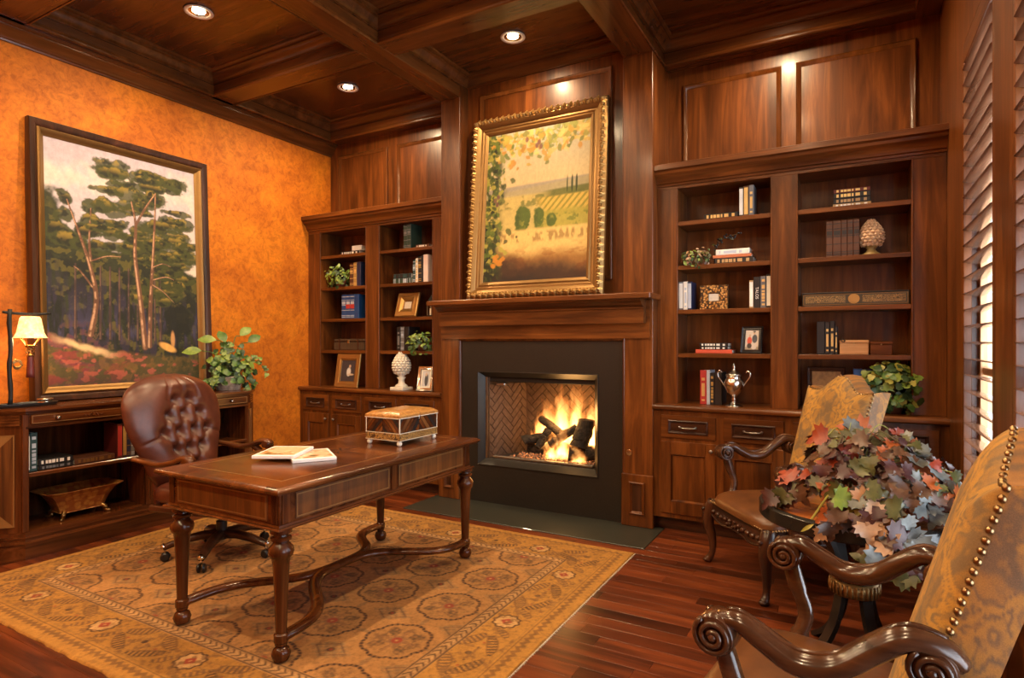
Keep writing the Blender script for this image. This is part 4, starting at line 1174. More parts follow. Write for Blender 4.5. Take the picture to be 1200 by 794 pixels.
# ------------------------------------------------------------------ table lamp with hanging glass shade
def mk_shade():
    k = NT('lamp_shade_glass'); n = k.noise(k.coord((1,1,1)), 34, 4, .6)
    c = k.ramp(n, [(.3,(.75,.34,.10)),(.65,(.95,.62,.28))]); k.color(c); k.set(Roughness=.35)
    k.link(c, k.b.inputs['Emission Color']); k.set(Emission_Strength=LAMP_GLOW); return k.m
LAMP_GLOW = 2.2
MAKE['lamp_shade_glass'] = mk_shade
def lamp():
    lx = -4.78
    t = thing('table_lamp', 'wrought branch table lamp with amber glass shade on the credenza', 'lamp', (lx, 1.83, ZCR))
    pts = []
    n = 28
    def tray(a, b):
        th = 2*pi*a; e = lambda q, p: math.copysign(abs(q)**p, q)
        return (lx+.075*e(cos(th), .6)*b[0], 1.90+.19*e(sin(th), .7)*b[0], ZCR+b[1])
    prof = [(.02,.0),(.9,.0),(.96,.004),(1.0,.020),(1.0,.024),(.95,.022),(.9,.012),(.02,.012)]
    MB().grid(lambda a, b: tray(a, prof[int(round(b*(len(prof)-1)))]), 36, len(prof), True).build('base', 'black', t, 50)
    pole = [(lx, 1.825+.010*sin(i*.9)*.4, ZCR+.012+i*.63/14) for i in range(15)]
    MB().tube(pole, [.013 if i % 3 else .0155 for i in range(15)], 8).build('pole', 'iron', t, True)
    arm = [(lx, 1.785+i*.27/8, ZCR+.622-.008*sin(i*.4)) for i in range(9)]
    MB().tube(arm, [.0085, .010,.009,.0095,.009,.0085,.0095,.008,.006], 8).build('arm', 'iron', t, True)
    sy = 1.937
    MB().tube([(lx, sy, ZCR+.62), (lx, sy, ZCR+.60)], .004, 6).build('hook', 'iron', t)
    MB().lathe([(.010,.600),(.050,.598),(.058,.585),(.066,.54),(.075,.49),(.088,.462),(.094,.455),(.090,.455),(.072,.488),(.062,.54),(.054,.582),(.012,.594)], (lx, sy, ZCR), 28, False).build('shade', 'lamp_shade_glass', t, True)
    mb = MB()
    for k in range(4):
        a = k*pi/2+.5; mb.tube([(lx+.082*cos(a), sy+.082*sin(a), ZCR+.468), (lx+.03*cos(a), sy+.03*sin(a), ZCR+.405)], .0035, 6)
    mb.lathe([(.034,.402),(.036,.405),(.034,.408)], (lx, sy, ZCR), 16); mb.build('wire_cage', 'brass', t)
    mb = MB()
    for k in range(5):
        a = k*2*pi/5; mb.tube([(lx+.02*cos(a+q*.7), sy+.024*sin(a+q*.7), ZCR+.40-.012*q) for q in range(5)], .003, 5)
    mb.lathe([(.004,.40),(.006,.38),(.004,.35),(.018,.345),(.02,.335),(.006,.33)], (lx, sy, ZCR), 12); mb.build('finial', 'brass', t, True)
    MB().lathe([(.012,.335),(.017,.325),(.018,.30),(.022,.22),(.024,.19),(.003,.19)], (lx, sy, ZCR), 14).build('tassel', 'bk_maroon', t, True)
    mb = MB()
    for k in range(3): mb.tube([(lx+.004*k, 1.83+.035+.03*cos(q*.8+k)*(1-.05*q), ZCR+.27+.032*sin(q*.8+k)*(1-.05*q)+.008*k) for q in range(9)], .0035, 5)
    mb.build('vine_ornament', 'brass', t, True)
    MB().ball((lx, sy, ZCR+.505), .026, 12, 8, (1,1,1.2)).build('bulb', 'lamp_glow_small', t, True)
    l = bpy.data.lights.new('lamp_light', 'POINT'); l.energy = LAMP_POWER; l.color = (1, .62, .3); l.shadow_soft_size = .03
    o = bpy.data.objects.new('lamp_light', l); COL.objects.link(o); o.parent = t; o.location = (0, sy-1.83, .44)
LAMP_POWER = 6.0
pal('lamp_glow_small', (1,.9,.7), .5, 0, 0, (1.0,.72,.38), 14.0)
lamp()
tag(MB().lathe([(.045,0),(.048,.004),(.038,.010),(.042,.018),(.046,.028),(.044,.034),(.036,.034)], (-4.775, 2.02, ZCR+.0125), 20).build('glass_dish', 'silver', None, True), 'small round silver dish beside the lamp on the credenza', 'dish')

# ------------------------------------------------------------------ potted plant on the credenza
def plant_creden():
    px_, py_, pz_ = -4.85, 3.46, ZCR
    t = thing('potted_plant', 'potted ivy and peace lily in a stone pot on the credenza', 'plant', (px_, py_, pz_))
    MB().lathe([(.095,0),(.10,.008),(.108,.06),(.116,.11),(.120,.125),(.112,.125),(.10,.10)], (px_, py_, pz_), 24).build('pot', 'planter_stone', t, True)
    MB().lathe([(.002,.10),(.11,.10)], (px_,py_,pz_), 16, False).build('soil', 'black_matte', t)
    rnd = random.Random(5)
    fol = MB()
    for k in range(230):
        a = rnd.uniform(0, 2*pi); rr = (rnd.random()**.6)*.235; h = rnd.uniform(0, 1)
        x = px_+rr*cos(a)*.75; y = py_+rr*sin(a)*1.05
        if x < XL+.05: x = XL+.05+rnd.uniform(0,.05)
        if y < 3.42: x = max(x, -4.87+rnd.uniform(0,.08))
        z = pz_+.10+.32*(1-(rr/.26)**2)*h+rnd.uniform(-.05,.05)*(1 if rr > .12 else .3)
        if rr > .15 and rnd.random() < .5: z -= rnd.uniform(.0,.10)
        nrm = (cos(a)*rr*3+.75, sin(a)*rr*3-.45, .55+rnd.uniform(-.3,.3))
        leaf_obj('ivy', rnd.choice((.05,.06,.07)), rnd.choice(('leaf_green','leaf_green','leaf_dark','leaf_dark','leaf_lime')), (x,y,z), nrm, rnd.uniform(0,2*pi), t, rnd)
    for tx, ty, tz, nx in ((-4.80, 3.17, 1.33, 0), (-4.76, 3.28, 1.42, 1), (-4.80, 3.54, 1.46, 2), (-4.82, 3.64, 1.40, 3), (-4.84, 3.42, 1.40, 4)):
        p = catmull([(px_, py_, pz_+.1), ((px_+tx)/2, (py_+ty)/2, tz-.04), (tx, ty, tz)], 5)
        MB().tube(p, .004, 5).build('stem', 'leaf_green', t)
        d = Vector((tx-px_, ty-py_, .12)).normalized()
        n = Vector((.8, -.5, .55)); yv = (d - n*d.dot(n)/n.length_squared).normalized(); n = n.normalized()
        q = Matrix((yv.cross(n), yv, n)).transposed().to_quaternion()
        me = leaf_mesh('oval', .15, .2, .25); me.materials.append(M('leaf_lime' if nx in (0,1,2) else 'leaf_green'))
        o = bpy.data.objects.new('long_leaf', me); COL.objects.link(o); o.parent = t; o.rotation_mode = 'QUATERNION'; o.rotation_quaternion = q; o.location = (tx-px_, ty-py_, tz-pz_)
    for k, (ey, ez) in enumerate(((3.78, 1.10), (3.70, 1.20), (3.26, 1.08))):   # trailing sprays
        p = catmull([(px_+.06, py_, pz_+.14), (px_+.10, (py_+ey)/2, pz_+.26), (px_+.12, ey-.03, ez+.06), (px_+.12, ey, ez)], 5)
        MB().tube(p, .0025, 5).build('vine', 'vine', t)
        for q in p[4::2]: leaf_obj('ivy', .05, rnd.choice(('leaf_green','leaf_lime')), q, (.8,-.4,.5), rnd.uniform(0,6), t, rnd)
def mk_pstone():
    k = NT('planter_stone'); n = k.noise(k.coord((1,1,1)), 30, 5); k.color(k.ramp(n, [(.3,(.16,.12,.09)),(.7,(.42,.36,.30))])); k.set(Roughness=.8); k.bump(n,.4,.006); return k.m
MAKE['planter_stone'] = mk_pstone
plant_creden()
# ------------------------------------------------------------------ paintings
col_mat('oil_paint', .75, nz=.12, coat=0.0, fine=160)
def canvas_mesh(name, nu, nv, w_, h_, fn):
    u = np.linspace(0, 1, nu); v = np.linspace(0, 1, nv); U, V = np.meshgrid(u, v)
    c = fn(U, V)
    me = np_mesh(name, np.stack([(U-.5)*w_, U*0, V*h_], -1).reshape(-1,3), np_grid(nu, nv)); put_colors(me, np.clip(c, 0, 1).reshape(-1,3)); me.materials.append(M('oil_paint'))
    o = bpy.data.objects.new(name, me); COL.objects.link(o); return o
def srgb(*c): return np.array([((x/255.0)/12.92 if x/255.0 <= .04045 else ((x/255.0+.055)/1.055)**2.4) for x in c])
def forest(U, V):
    a = .62                                   # aspect width / height
    X = U*a; n1 = fbm(X*7, V*7, 1, 5); n2 = fbm(X*26, V*26, 2, 4); n3 = fbm(X*70, V*14, 6, 3); n4 = fbm(X*40, V*40, 17, 3)
    P = Paint(U.shape, (0,0,0))
    sky = srgb(206,192,186)[None,None,:]*(1-V[...,None]) + srgb(178,166,176)[None,None,:]*V[...,None]
    P.c = sky*(.92+.22*n1[...,None]); 
    P.lay(ss(V, .35, .75)*ss(n1, .45, .7), srgb(214,200,182), .75)
    P.lay(ss(U, .75, 1.0)*ss(V, .95, .4), srgb(226,204,170), .6)
    DK = srgb(20,22,14); GR = srgb(58,62,22); OL = srgb(104,94,32); LT = srgb(156,130,50)
    wob = (fbm(X*5, V*5, 33, 4)-.5)
    # far dark tree mass
    line = .60+.14*wob*2+.07*n2-.12*ss(U, .55, .95)
    line = np.where(U < .16, line+.12*ss(U, .17, .04), line)
    P.lay(ss(V, line+.03, line-.01), srgb(44,48,24)); P.lay(ss(V, line-.01, line-.16)*ss(n2, .3, .6), DK, .85)
    P.lay(ss(V, line, line-.05)*ss(n4, .52, .62), OL, .55)
    P.lay(ss(V, line-.12, line-.3)*ss(n3, .35, .65), srgb(46,36,58), .7); P.lay(ss(V, .38, .22)*ss(n3, .50, .7)*ss(V, .16, .22), srgb(62,60,88), .7)
    P.lay(ss(V, .30, .2)*ss(n4, .52, .66)*ss(U, .55, .2), srgb(96,46,64), .6)
    # crowns made of layered pads
    def pad(cx, cy, rx, ry, seed, op=.95):
        d = np.hypot((U-cx)/rx, (V-cy)/ry) + (fbm(X*24, V*24, seed, 4)-.5)*1.25
        P.lay(ss(d, 1.0, .78), GR, op); P.lay(ss(d, .85, .5)*ss(fbm(X*30, V*30, seed+5, 3), .45, .62), DK, .85)
        P.lay(ss(d, .95, .6)*ss(V-cy, -ry*.2, ry*.8)*ss(fbm(X*34, V*34, seed+9, 3), .46, .6), LT, .75)
    def line_(pts, w0, w1, col, col2):
        m1 = np.zeros(U.shape); m2 = np.zeros(U.shape)
        pts = [(p[0], p[1]) for p in catmull([(q[0], q[1], 0) for q in pts], 4)]
        for i in range(len(pts)-1):
            (x0,y0),(x1,y1) = pts[i], pts[i+1]; ax, ay = x0*a, y0; bx, by = x1*a, y1
            L2 = (bx-ax)**2+(by-ay)**2; t = np.clip(((X-ax)*(bx-ax)+(V-ay)*(by-ay))/L2, 0, 1)
            dx = X-ax-t*(bx-ax); d = np.hypot(dx, V-ay-t*(by-ay))
            q = (i+t)/(len(pts)-1); w_ = (w0*(1-q)+w1*q)
            m1 = np.maximum(m1, ss(d, w_, w_*.7)); m2 = np.maximum(m2, ss(d, w_*.75, w_*.4)*ss(dx, w_*.25, -w_*.1))
        P.lay(m1, col, .95); P.lay(m2*ss(n4, .3, .6), col2, .85)
    TR, TL = srgb(104,68,46), srgb(206,160,122)
    for x in (.16,.31,.37,.43,.49,.55,.67,.71): line_([(x,.20-.02*x),(x+.01,.5)], .006, .004, srgb(66,48,42), srgb(118,88,74))
    # left group of trees
    for cx, cy, rx, ry, sd in ((.12,.77,.055,.035,50),(.26,.75,.055,.04,51),(.11,.70,.09,.03,52),(.27,.69,.07,.03,53),(.06,.64,.10,.04,54),(.25,.64,.10,.03,55),(.15,.59,.15,.04,56),(.32,.58,.10,.04,57)): pad(cx,cy,rx,ry,sd)
    line_([(.25,.21),(.29,.36),(.255,.5),(.20,.62),(.13,.76)], .014, .003, TR, TL); line_([(.262,.52),(.255,.60),(.27,.74)], .007, .003, TR, TL); line_([(.28,.40),(.20,.47),(.16,.49)], .005, .002, TR, TL)
    line_([(.27,.52),(.36,.545),(.45,.55)], .004, .002, TR, TL)
    # main tree: broad layered crown
    rr = random.Random(4)
    for k in range(64):
        lv = rr.random(); cy = .58+.375*lv; half = .33*(1-.50*abs(lv-.5)**1.1)
        cx = .61 + rr.uniform(-1, 1)*half*.95
        pad(cx, cy, rr.uniform(.06,.13), rr.uniform(.016,.036), 100+k*3, .9)
    for k in range(44): pad(rr.uniform(.58,.97), rr.uniform(.36,.66), rr.uniform(.05,.11), rr.uniform(.016,.03), 300+k*3, .88)
    line_([(.60,.155),(.575,.36),(.545,.56),(.555,.70),(.53,.80)], .015, .004, TR, TL); line_([(.555,.70),(.63,.79),(.70,.86)], .007, .004, TR, TL)
    line_([(.63,.16),(.645,.36),(.67,.56),(.69,.74),(.70,.86)], .012, .003, TR, TL)
    for p in ([(.66,.44),(.74,.41),(.82,.36)], [(.67,.52),(.74,.54),(.80,.53)], [(.66,.46),(.76,.48),(.82,.47)]): line_(p, .004, .0015, TR, TL)
    # far right tree and clearing
    P.lay(ss(np.hypot((U-.84)/.11, (V-.28)/.085)+(n2-.5)*.8, 1, .8), DK, .95); line_([(.83,.12),(.84,.28)], .008, .005, DK, DK)
    P.lay(ss(np.hypot((U-.76)/.075, (V-.155-(.76-U)*.25)/.022), 1, .6), srgb(226,170,84), .9); P.lay(ss(np.hypot((U-.80)/.02, (V-.19)/.05), 1, .5), srgb(206,150,86), .8)
    # sunlit bank
    bank = .215 - .15*U - .02*np.sin(U*5)+.02*(n2-.5)
    B = ss(V, bank+.012, bank-.012)
    P.lay(B, srgb(74,66,30)); P.lay(B*ss(n4, .46, .6), srgb(112,84,36), .8); P.lay(B*ss(fbm(X*16, V*30, 41, 4), .48, .62)*ss(U, .75, .1), srgb(132,48,46), .75)
    P.lay(B*ss(fbm(X*13, V*22, 44, 4), .52, .64)*ss(U, .5, .0), srgb(110,44,74), .6); P.lay(B*ss(fbm(X*30, V*40, 46, 3), .60, .7), srgb(176,88,70), .7)
    P.lay(ss(np.abs(V-bank+.012+.02*(n1-.5)), .022, .004)*ss(np.abs(U-.22), .24, .05), srgb(232,196,140), .85)
    P.lay(B*ss(V, .07, -.02), srgb(60,34,44), .6); P.lay(B*ss(U, .6, 1)*ss(n2, .4, .6), srgb(46,52,22), .7)
    return P.c*(.86+.28*fbm(X*90, V*60, 77, 2)[..., None])
def vineyard(U, V):
    a = .76; X = U*a; n1 = fbm(X*6, V*6, 21, 5); n2 = fbm(X*24, V*24, 22, 4); n3 = fbm(X*50, V*16, 23, 3)
    P = Paint(U.shape, (0,0,0))
    s0, s1 = srgb(206,182,130), srgb(176,168,142)
    P.c = s0[None,None,:]*(1-ss(V,.6,1)[...,None]) + s1[None,None,:]*ss(V,.6,1)[...,None]
    P.c = P.c*(.92+.2*n1[...,None])
    hz = .63
    P.lay(band(V, .555, hz+.02*(U-.4), .012), srgb(150,140,124), .85); P.lay(band(V, .53, .585+.05*U, .015), srgb(172,158,112), .8)
    P.lay(ss(V, .575, .55), srgb(196,172,98)); P.lay(band(V, .48, .56, .02)*ss(n2, .45, .6), srgb(104,110,46), .8)
    # vine rows on the hill right
    rows_ = np.sin((U-.2+(.56-V)*1.5)*105+(V*30)); Hm = ss(U+.6*(V-.45), .52, .62)*band(V, .40, .535, .012)
    P.lay(Hm, srgb(206,172,76)); P.lay(Hm*ss(rows_, 0, .5), srgb(128,128,40), .8)
    P.lay(ss(U, .5, .7)*band(V, .525+.03*(U-.5), .57+.03*(U-.5), .012), srgb(92,98,36), .9)
    for cx, w_ in ((.845,.010),(.885,.011),(.80,.006)): P.lay(ss(np.hypot((U-cx)/w_, (V-.60)/.065), 1, .7), srgb(46,58,26), .95)
    P.lay(band(V, .33, .43+.03*n2, .02)*ss(U, .45, .6), srgb(170,158,62), .9); P.lay(band(V, .33, .42, .02)*ss(n2, .5, .62)*ss(U, .45, .6), srgb(110,120,40), .8)
    for cx, cy, rx, ry in ((.38,.40,.085,.105),(.54,.40,.055,.075),(.66,.385,.05,.05)):
        d = np.hypot((U-cx)/rx, (V-cy)/ry)+(n2-.5)*.7; P.lay(ss(d, 1, .8), srgb(84,100,32)); P.lay(ss(d, .9, .4)*ss(n2, .48, .6)*ss(U-cx, -rx, rx*.5), srgb(150,148,52), .8); P.lay(ss(d, .9, .5)*ss(cx-U, -.01, rx*.8), srgb(44,56,20), .6)
    # foreground road
    G = ss(V, .345, .32); P.lay(G, srgb(226,190,110)); P.lay(G*band(V+.04*n1, .27, .33, .02)*ss(n3, .45, .6), srgb(140,104,50), .7)
    P.lay(G*ss(V+.10*(n1-.5), .22, .12), srgb(150,96,32), .9); P.lay(G*ss(fbm(X*14, V*30, 31, 3), .52, .65)*ss(V, .28, .1), srgb(146,84,24), .7)
    P.lay(ss(V+.12*(n1-.5)+.10*(U-.4), .19, .07), srgb(52,26,10), .95); P.lay(ss(V+.06*n2, .09, .04)*ss(U, .75, .4), srgb(34,20,12), .8)
    # vine down the left and across the top
    lm = ss(U, .20+.10*(fbm(X*9, V*9, 61, 4)-.35), .08+.1*(fbm(X*9, V*9, 61, 4)-.35))
    P.lay(lm*ss(n2, .34, .5), srgb(70,86,28), .95); P.lay(lm*ss(fbm(X*20, V*20, 63, 4), .44, .55), srgb(26,30,14), .92); P.lay(lm*ss(fbm(X*18, V*18, 65, 3), .55, .64), srgb(168,164,60), .85)
    P.lay(lm*ss(V, .42, .25)*ss(n2, .4, .55), srgb(24,18,12), .8)
    rr = random.Random(12); n5 = fbm(X*36, V*36, 91, 3)
    LC = [srgb(206,170,70), srgb(150,150,66), srgb(214,186,104), srgb(120,128,60), srgb(196,140,48)]
    for k in range(230):
        cx = rr.uniform(.02, .98); cy = 1.0-abs(rr.gauss(0, .085))-.01-.05*max(0, .6-abs(cx-.35))*rr.random()
        if cx > .72: cy = 1-(1-cy)*.8
        r_ = rr.uniform(.018, .040); th = rr.uniform(0, pi); dx = (U-cx)*a; dy = V-cy
        u_ = dx*cos(th)+dy*sin(th); v_ = -dx*sin(th)+dy*cos(th)
        P.lay(ss(np.hypot(u_/r_, v_/(r_*.6))+(n5-.5)*1.7, 1, .6), LC[rr.randrange(5)]*rr.uniform(.7,1.1), .85)
    for k in range(170):
        cx = abs(rr.gauss(.04, .10)); cy = rr.uniform(.12, .98); r_ = rr.uniform(.014, .03); th = rr.uniform(0, pi); dx = (U-cx)*a; dy = V-cy
        u_ = dx*cos(th)+dy*sin(th); v_ = -dx*sin(th)+dy*cos(th)
        P.lay(ss(np.hypot(u_/r_, v_/(r_*.7))+(n5-.5)*1.7, 1, .6), [srgb(92,108,36), srgb(50,62,22), srgb(170,160,66), srgb(70,84,30)][rr.randrange(4)], .85)
    for cx, cy in ((.17,.12),(.13,.14),(.19,.15),(.15,.17),(.10,.11)): P.lay(ss(np.hypot((U-cx)/.04, (V-cy)/.024)+(n2-.5)*2.2, 1, .6), srgb(206,132,34), .85)
    for cx, cy in ((.52,.90),(.50,.88),(.54,.87),(.12,.52),(.10,.55),(.13,.57),(.40,.93)): P.lay(ss(np.hypot((U-cx)*a/.016, (V-cy)/.022), 1, .6), srgb(112,72,66), .85)
    return P.c*(.78+.2*fbm(X*80, V*60, 78, 2)[..., None])

def hang(t, parts, lean):
    pass
# forest painting: local frame x = along wall (+Y world), y = into the wall, z = up
W1, H1 = 1.352, 2.02
lean1 = math.atan2(.09, 2.02)
def local_thing(name, label, cat, loc, rot):
    t = thing(name, label, cat, loc, 0, None, True); t.rotation_euler = rot; return t
pt = local_thing('forest_painting', 'large oil painting of pine trees in dark frame leaning above the credenza', 'painting', (-4.935, 2.70, ZCR+.0045), (0, 0, 0))
# facing +X: rotate so local -y looks to +X, then lean back about the wall axis
pt.rotation_euler = (Matrix.Rotation(-lean1, 3, 'Y') @ Matrix.Rotation(R(90), 3, 'Z')).to_euler()
FD = .075
MB().frame(-W1/2, W1/2, 0, H1, [(0,0),(0,.065),(.006,.075),(.030,.07),(.052,.055),(.056,.05),(.056,0)], lambda u, v, h: (u, FD-h, v)).build('frame', 'dark_z', pt, 35)
MB().frame(-W1/2+.055, W1/2-.055, .055, H1-.055, [(0,0),(0,.058),(.008,.066),(.020,.060),(.030,.044),(.045,.034),(.050,.03),(.050,0)], lambda u, v, h: (u, FD-h, v)).build('gilt_liner', 'gold_dim', pt, 35)
cv = canvas_mesh('canvas', 300, 440, W1-.20, H1-.20, forest); cv.parent = pt; cv.location = (0, FD-.026, .10)
MB().box(-W1/2+.04, W1/2-.04, FD-.012, FD-.002, .04, H1-.04).build('backing', 'canvas_back', pt)

# vineyard painting on the mantel
W2, H2 = 1.255, 1.59
lean2 = math.atan2(.125, 1.53)
pv = local_thing('vineyard_painting', 'vineyard landscape painting in ornate gilt frame standing on the mantel', 'painting', (-2.283, 4.352, 1.771), (-lean2, 0, 0))
FD = .06
fr = MB().frame(-W2/2, W2/2, 0, H2, [(0,0),(0,.03),(.02,.05),(.055,.055),(.075,.042),(.085,.028),(.10,.030),(.112,.022),(.125,.030),(.140,.022),(.150,.012),(.150,0)], lambda u, v, h: (u, FD-h, v)).build('frame', 'gold_dim', pv, 30)
def carve():
    mb = MB(); step = .030
    def leafpiece(u, v, ang, k):
        ca, sa = cos(ang), sin(ang); L = .040; w_ = .016
        P = lambda a, b, h: (u+a*ca-b*sa, FD-h, v+a*sa+b*ca)
        tw = .35*(1 if k % 2 else -1)
        mb.add([P(-.034,0,.04), P(-.008,w_,.055), P(.020,w_*.8+tw*.03,.058), P(.043,tw*.05,.040), P(.020,-w_*.8+tw*.03,.056), P(-.008,-w_,.055), P(.004,tw*.015,.080)], [(0,1,6),(1,2,6),(2,3,6),(3,4,6),(4,5,6),(5,0,6)])
    n = int(W2/step)
    for i in range(n):
        u = -W2/2+.03+(W2-.06)*(i+.5)/n
        leafpiece(u, .036, -pi/2+.35, i); leafpiece(u, H2-.036, pi/2-.35, i)
    n = int(H2/step)
    for i in range(n):
        v = .03+(H2-.06)*(i+.5)/n
        leafpiece(-W2/2+.036, v, pi-.35, i); leafpiece(W2/2-.036, v, .35, i)
    o = mb.build('carved_leaves', 'gold', pv, recalc=False); o['kind'] = 'stuff'
carve()
cv = canvas_mesh('canvas', 260, 330, W2-.29, H2-.29, vineyard); cv.parent = pv; cv.location = (0, FD-.012, .145)
MB().box(-W2/2+.04, W2/2-.04, FD-.008, FD-.002, .04, H2-.04).build('backing', 'canvas_back', pv)
# ------------------------------------------------------------------ brocade armchairs
col_mat('brocade', .7, nz=.30, sheen=.05, fine=420)
def damask(x, z):
    p, q = .30, .40
    wx = (fbm(x*14, z*14, 71, 3)-.5)*.035; wz = (fbm(x*14+9, z*14, 72, 3)-.5)*.035
    x = x+wx; z = z+wz
    P = Paint(x.shape, (.36,.185,.040))
    GD = np.array((.50,.255,.040)); TP = np.array((.19,.12,.055))
    u = x/p; v = z/q
    L = np.cos(2*pi*u)+np.cos(2*pi*v)
    P.lay(ss(np.abs(L), .50, .30), TP, .9)
    for ox, oz in ((0,0), (.5,.5)):
        dx = ((u-ox+.5) % 1-.5)*p; dz = ((v-oz+.5) % 1-.5)*q; r = np.hypot(dx, dz*.8); a = np.arctan2(dz, dx)
        pet = .075*(1+.28*np.cos(6*a)+.12*np.cos(12*a))
        P.lay(ss(r, pet*1.2, pet*1.1), TP, .85); P.lay(ss(r, pet*1.05, pet*.95), GD)
        P.lay(ss(np.abs(r-pet*.62), .008, .003), TP, .9); P.lay(ss(r, .020, .014), TP, .8); P.lay(ss(r, .010, .005), GD)
        P.lay(ss(np.abs(np.sin(a*6+r*90)), .25, .1)*ss(r, pet*.6, pet*.5)*ss(r, .02, .03), TP, .7)
        for sx in (-1, 1):
            for sz in (-1, 1):
                ex = dx-sx*.085; ez = dz-sz*.10; th = .8*sx*sz; uu = ex*cos(th)+ez*sin(th); vv = -ex*sin(th)+ez*cos(th)-2.2*uu*uu*sx
                P.lay(ss(np.hypot(uu/.045, vv/.016), 1, .8), GD, .95); P.lay(ss(np.abs(vv), .003, .001)*ss(np.abs(uu), .04, .035), TP, .8)
    n = fbm(x*60, z*60, 75, 3)
    P.lay(ss(n, .56, .66), GD, .35); P.lay(ss(n, .44, .34), TP, .35)
    return P.c*(.8+.4*fbm(x*9, z*9, 78, 2))[..., None]
def armchair(label, loc, rz):
    t = thing('armchair', label, 'armchair', loc, rz, 'brocade armchairs', True)
    fx, rx_, D = .335, .275, .58                      # half width front / rear, depth
    hw = lambda y: fx+(rx_-fx)*min(1, max(0, y/D))
    zr0, zr1 = .30, .385
    # seat cushion
    def seat(a, b):
        th = 2*pi*a; ph = pi/2*b; e = lambda q, n_: math.copysign(abs(q)**n_, q)
        k = cos(ph)**.55 if b < 1 else 0.0
        yy = D/2-.005+(D/2+.012)*e(sin(th), .42)*k; w_ = hw(yy)+.008
        bow = -.02*(1-(2*a-1.5)**2*0)*0
        return (w_*e(cos(th), .42)*k, yy, zr1+.004+.095*sin(ph)**.8)
    MB().grid(seat, 56, 14, True).build('seat', 'saddle', t, True)
    MB().box(-rx_, rx_, .03, D-.02, zr0+.04, zr1+.006).build('seat_deck', 'black_matte', t)
    # carved rails with scalloped lower edge
    def rail(A, B, nm):
        A = Vector(A); B = Vector(B); U = (B-A).normalized(); L = (B-A).length; N = Vector((-U.y, U.x, 0))
        if N.dot(Vector(((A.x+B.x)/2, (A.y+B.y)/2-D/2, 0))) < 0: N = -N
        fn = lambda u, v, h: tuple(A+U*u+N*h+Vector((0,0,v)))
        n = 28; lo = []
        for i in range(n+1):
            s_ = i/n; lo.append((s_*L, zr0+.008-.034*abs(sin(pi*2*s_))**1.5-.018*math.exp(-((s_-.5)/.10)**2)))
        o = MB().prism([(0, zr1), ] + lo + [(L, zr1)], -.03, 0, fn).build(nm, 'dark_x', t, 40)
        mb = MB()
        for i in range(13):
            s_ = (i+.5)/13; b = fn(s_*L, zr0+.045-.014*abs(sin(pi*2*s_)), .002); mb.ball(b, .013+.008*abs(sin(pi*2*s_)), 7, 5, (1,1,.8))
        for i in range(6):
            s_ = .5+(i-2.5)*.05; b = fn(s_*L, zr0+.010+.012*(i % 2), .004); mb.ball(b, .012, 7, 5)
        mb.tube([fn(q, zl+.008, .001) for q, zl in lo], .006, 6)
        c = mb.build('carving', 'dark_x', o, True); c['kind'] = 'stuff'
    rail((-fx, 0, 0), (fx, 0, 0), 'front_rail')
    for sg in (-1, 1): rail((sg*fx, 0, 0), (sg*rx_, D, 0), 'side_rail')
    mb = MB()
    def nails(pts, r_, mb_, step):
        acc = 0
        for i in range(len(pts)-1):
            a, b = Vector(pts[i]), Vector(pts[i+1]); L = (b-a).length
            while acc <= L:
                mb_.ball(tuple(a+(b-a)*(acc/L if L else 0)), r_, 7, 5); acc += step
            acc -= L
    nails([(-rx_-.004, D, zr1+.004), (-fx-.006, -.004, zr1+.004), (fx+.006, -.004, zr1+.004), (rx_+.004, D, zr1+.004)], .0075, mb, .0175)
    o = mb.build('seat_nailheads', 'nail_bronze', t, True); o['kind'] = 'stuff'
    # legs
    for sg in (-1, 1):
        x = sg*(fx-.022)
        pts = catmull([(x, .026, .385), (x+sg*.016, .008, .33), (x+sg*.020, -.004, .26), (x+sg*.004, .012, .16), (x-sg*.002, .016, .09), (x+sg*.006, .006, .04), (x+sg*.016, -.010, .012)], 4)
        rr = np.interp(np.linspace(0, 1, len(pts)), [0,.15,.33,.55,.75,.88,1], [.040,.044,.036,.024,.019,.022,.026])
        lg = MB().tube(pts, list(rr), 10).ball((x+sg*.016, -.010, .015), .026, 10, 6, (1,1.15,.58)).build('leg', 'dark_z', t, True)
        mb = MB()
        for k in range(5): mb.ball((x+sg*.022*(1-.16*k), -.034+.006*k, .335-.03*k), .015-.0018*k, 7, 5)
        c = mb.build('knee_carving', 'dark_z', lg, True); c['kind'] = 'stuff'
        pts = catmull([(sg*(rx_-.02), D-.02, .40), (sg*(rx_-.02), D, .25), (sg*(rx_-.01), D+.04, .10), (sg*(rx_-.005), D+.085, .0)], 5)
        MB().tube(pts, list(np.linspace(.028, .018, len(pts))), 8).build('leg', 'dark_z', t, True)
    # backrest
    z0, zc_, zh = .44, 1.105, .095
    def topz(s_): 
        q = abs(s_); return zc_ + zh*(.5+.5*cos(pi*min(1, q/.66))) + .012*max(0, (q-.8)/.2)
    def hwz(z): return .262+.028*(z-z0)/(zc_-z0)
    def ysl(z): return .475+.215*((z-z0)/.75)
    NU, NV = 96, 150
    S = np.linspace(-1, 1, NU); T = np.linspace(0, 1, NV)
    tz = np.array([topz(s_) for s_ in S]); V = np.zeros((NV, NU, 3))
    for j, tt in enumerate(T):
        z = z0+(tz-z0)*tt; hw_ = .262+.028*(z-z0)/(zc_-z0)
        e = np.minimum(np.minimum((1-np.abs(S))/.62, 1), min(1, (1-tt)/.22)); rim = np.sqrt(np.clip(1-(1-e)**2, 0, 1))
        V[j,:,0] = S*hw_; V[j,:,2] = z; V[j,:,1] = .475+.215*((z-z0)/.75) - .062*rim + .004
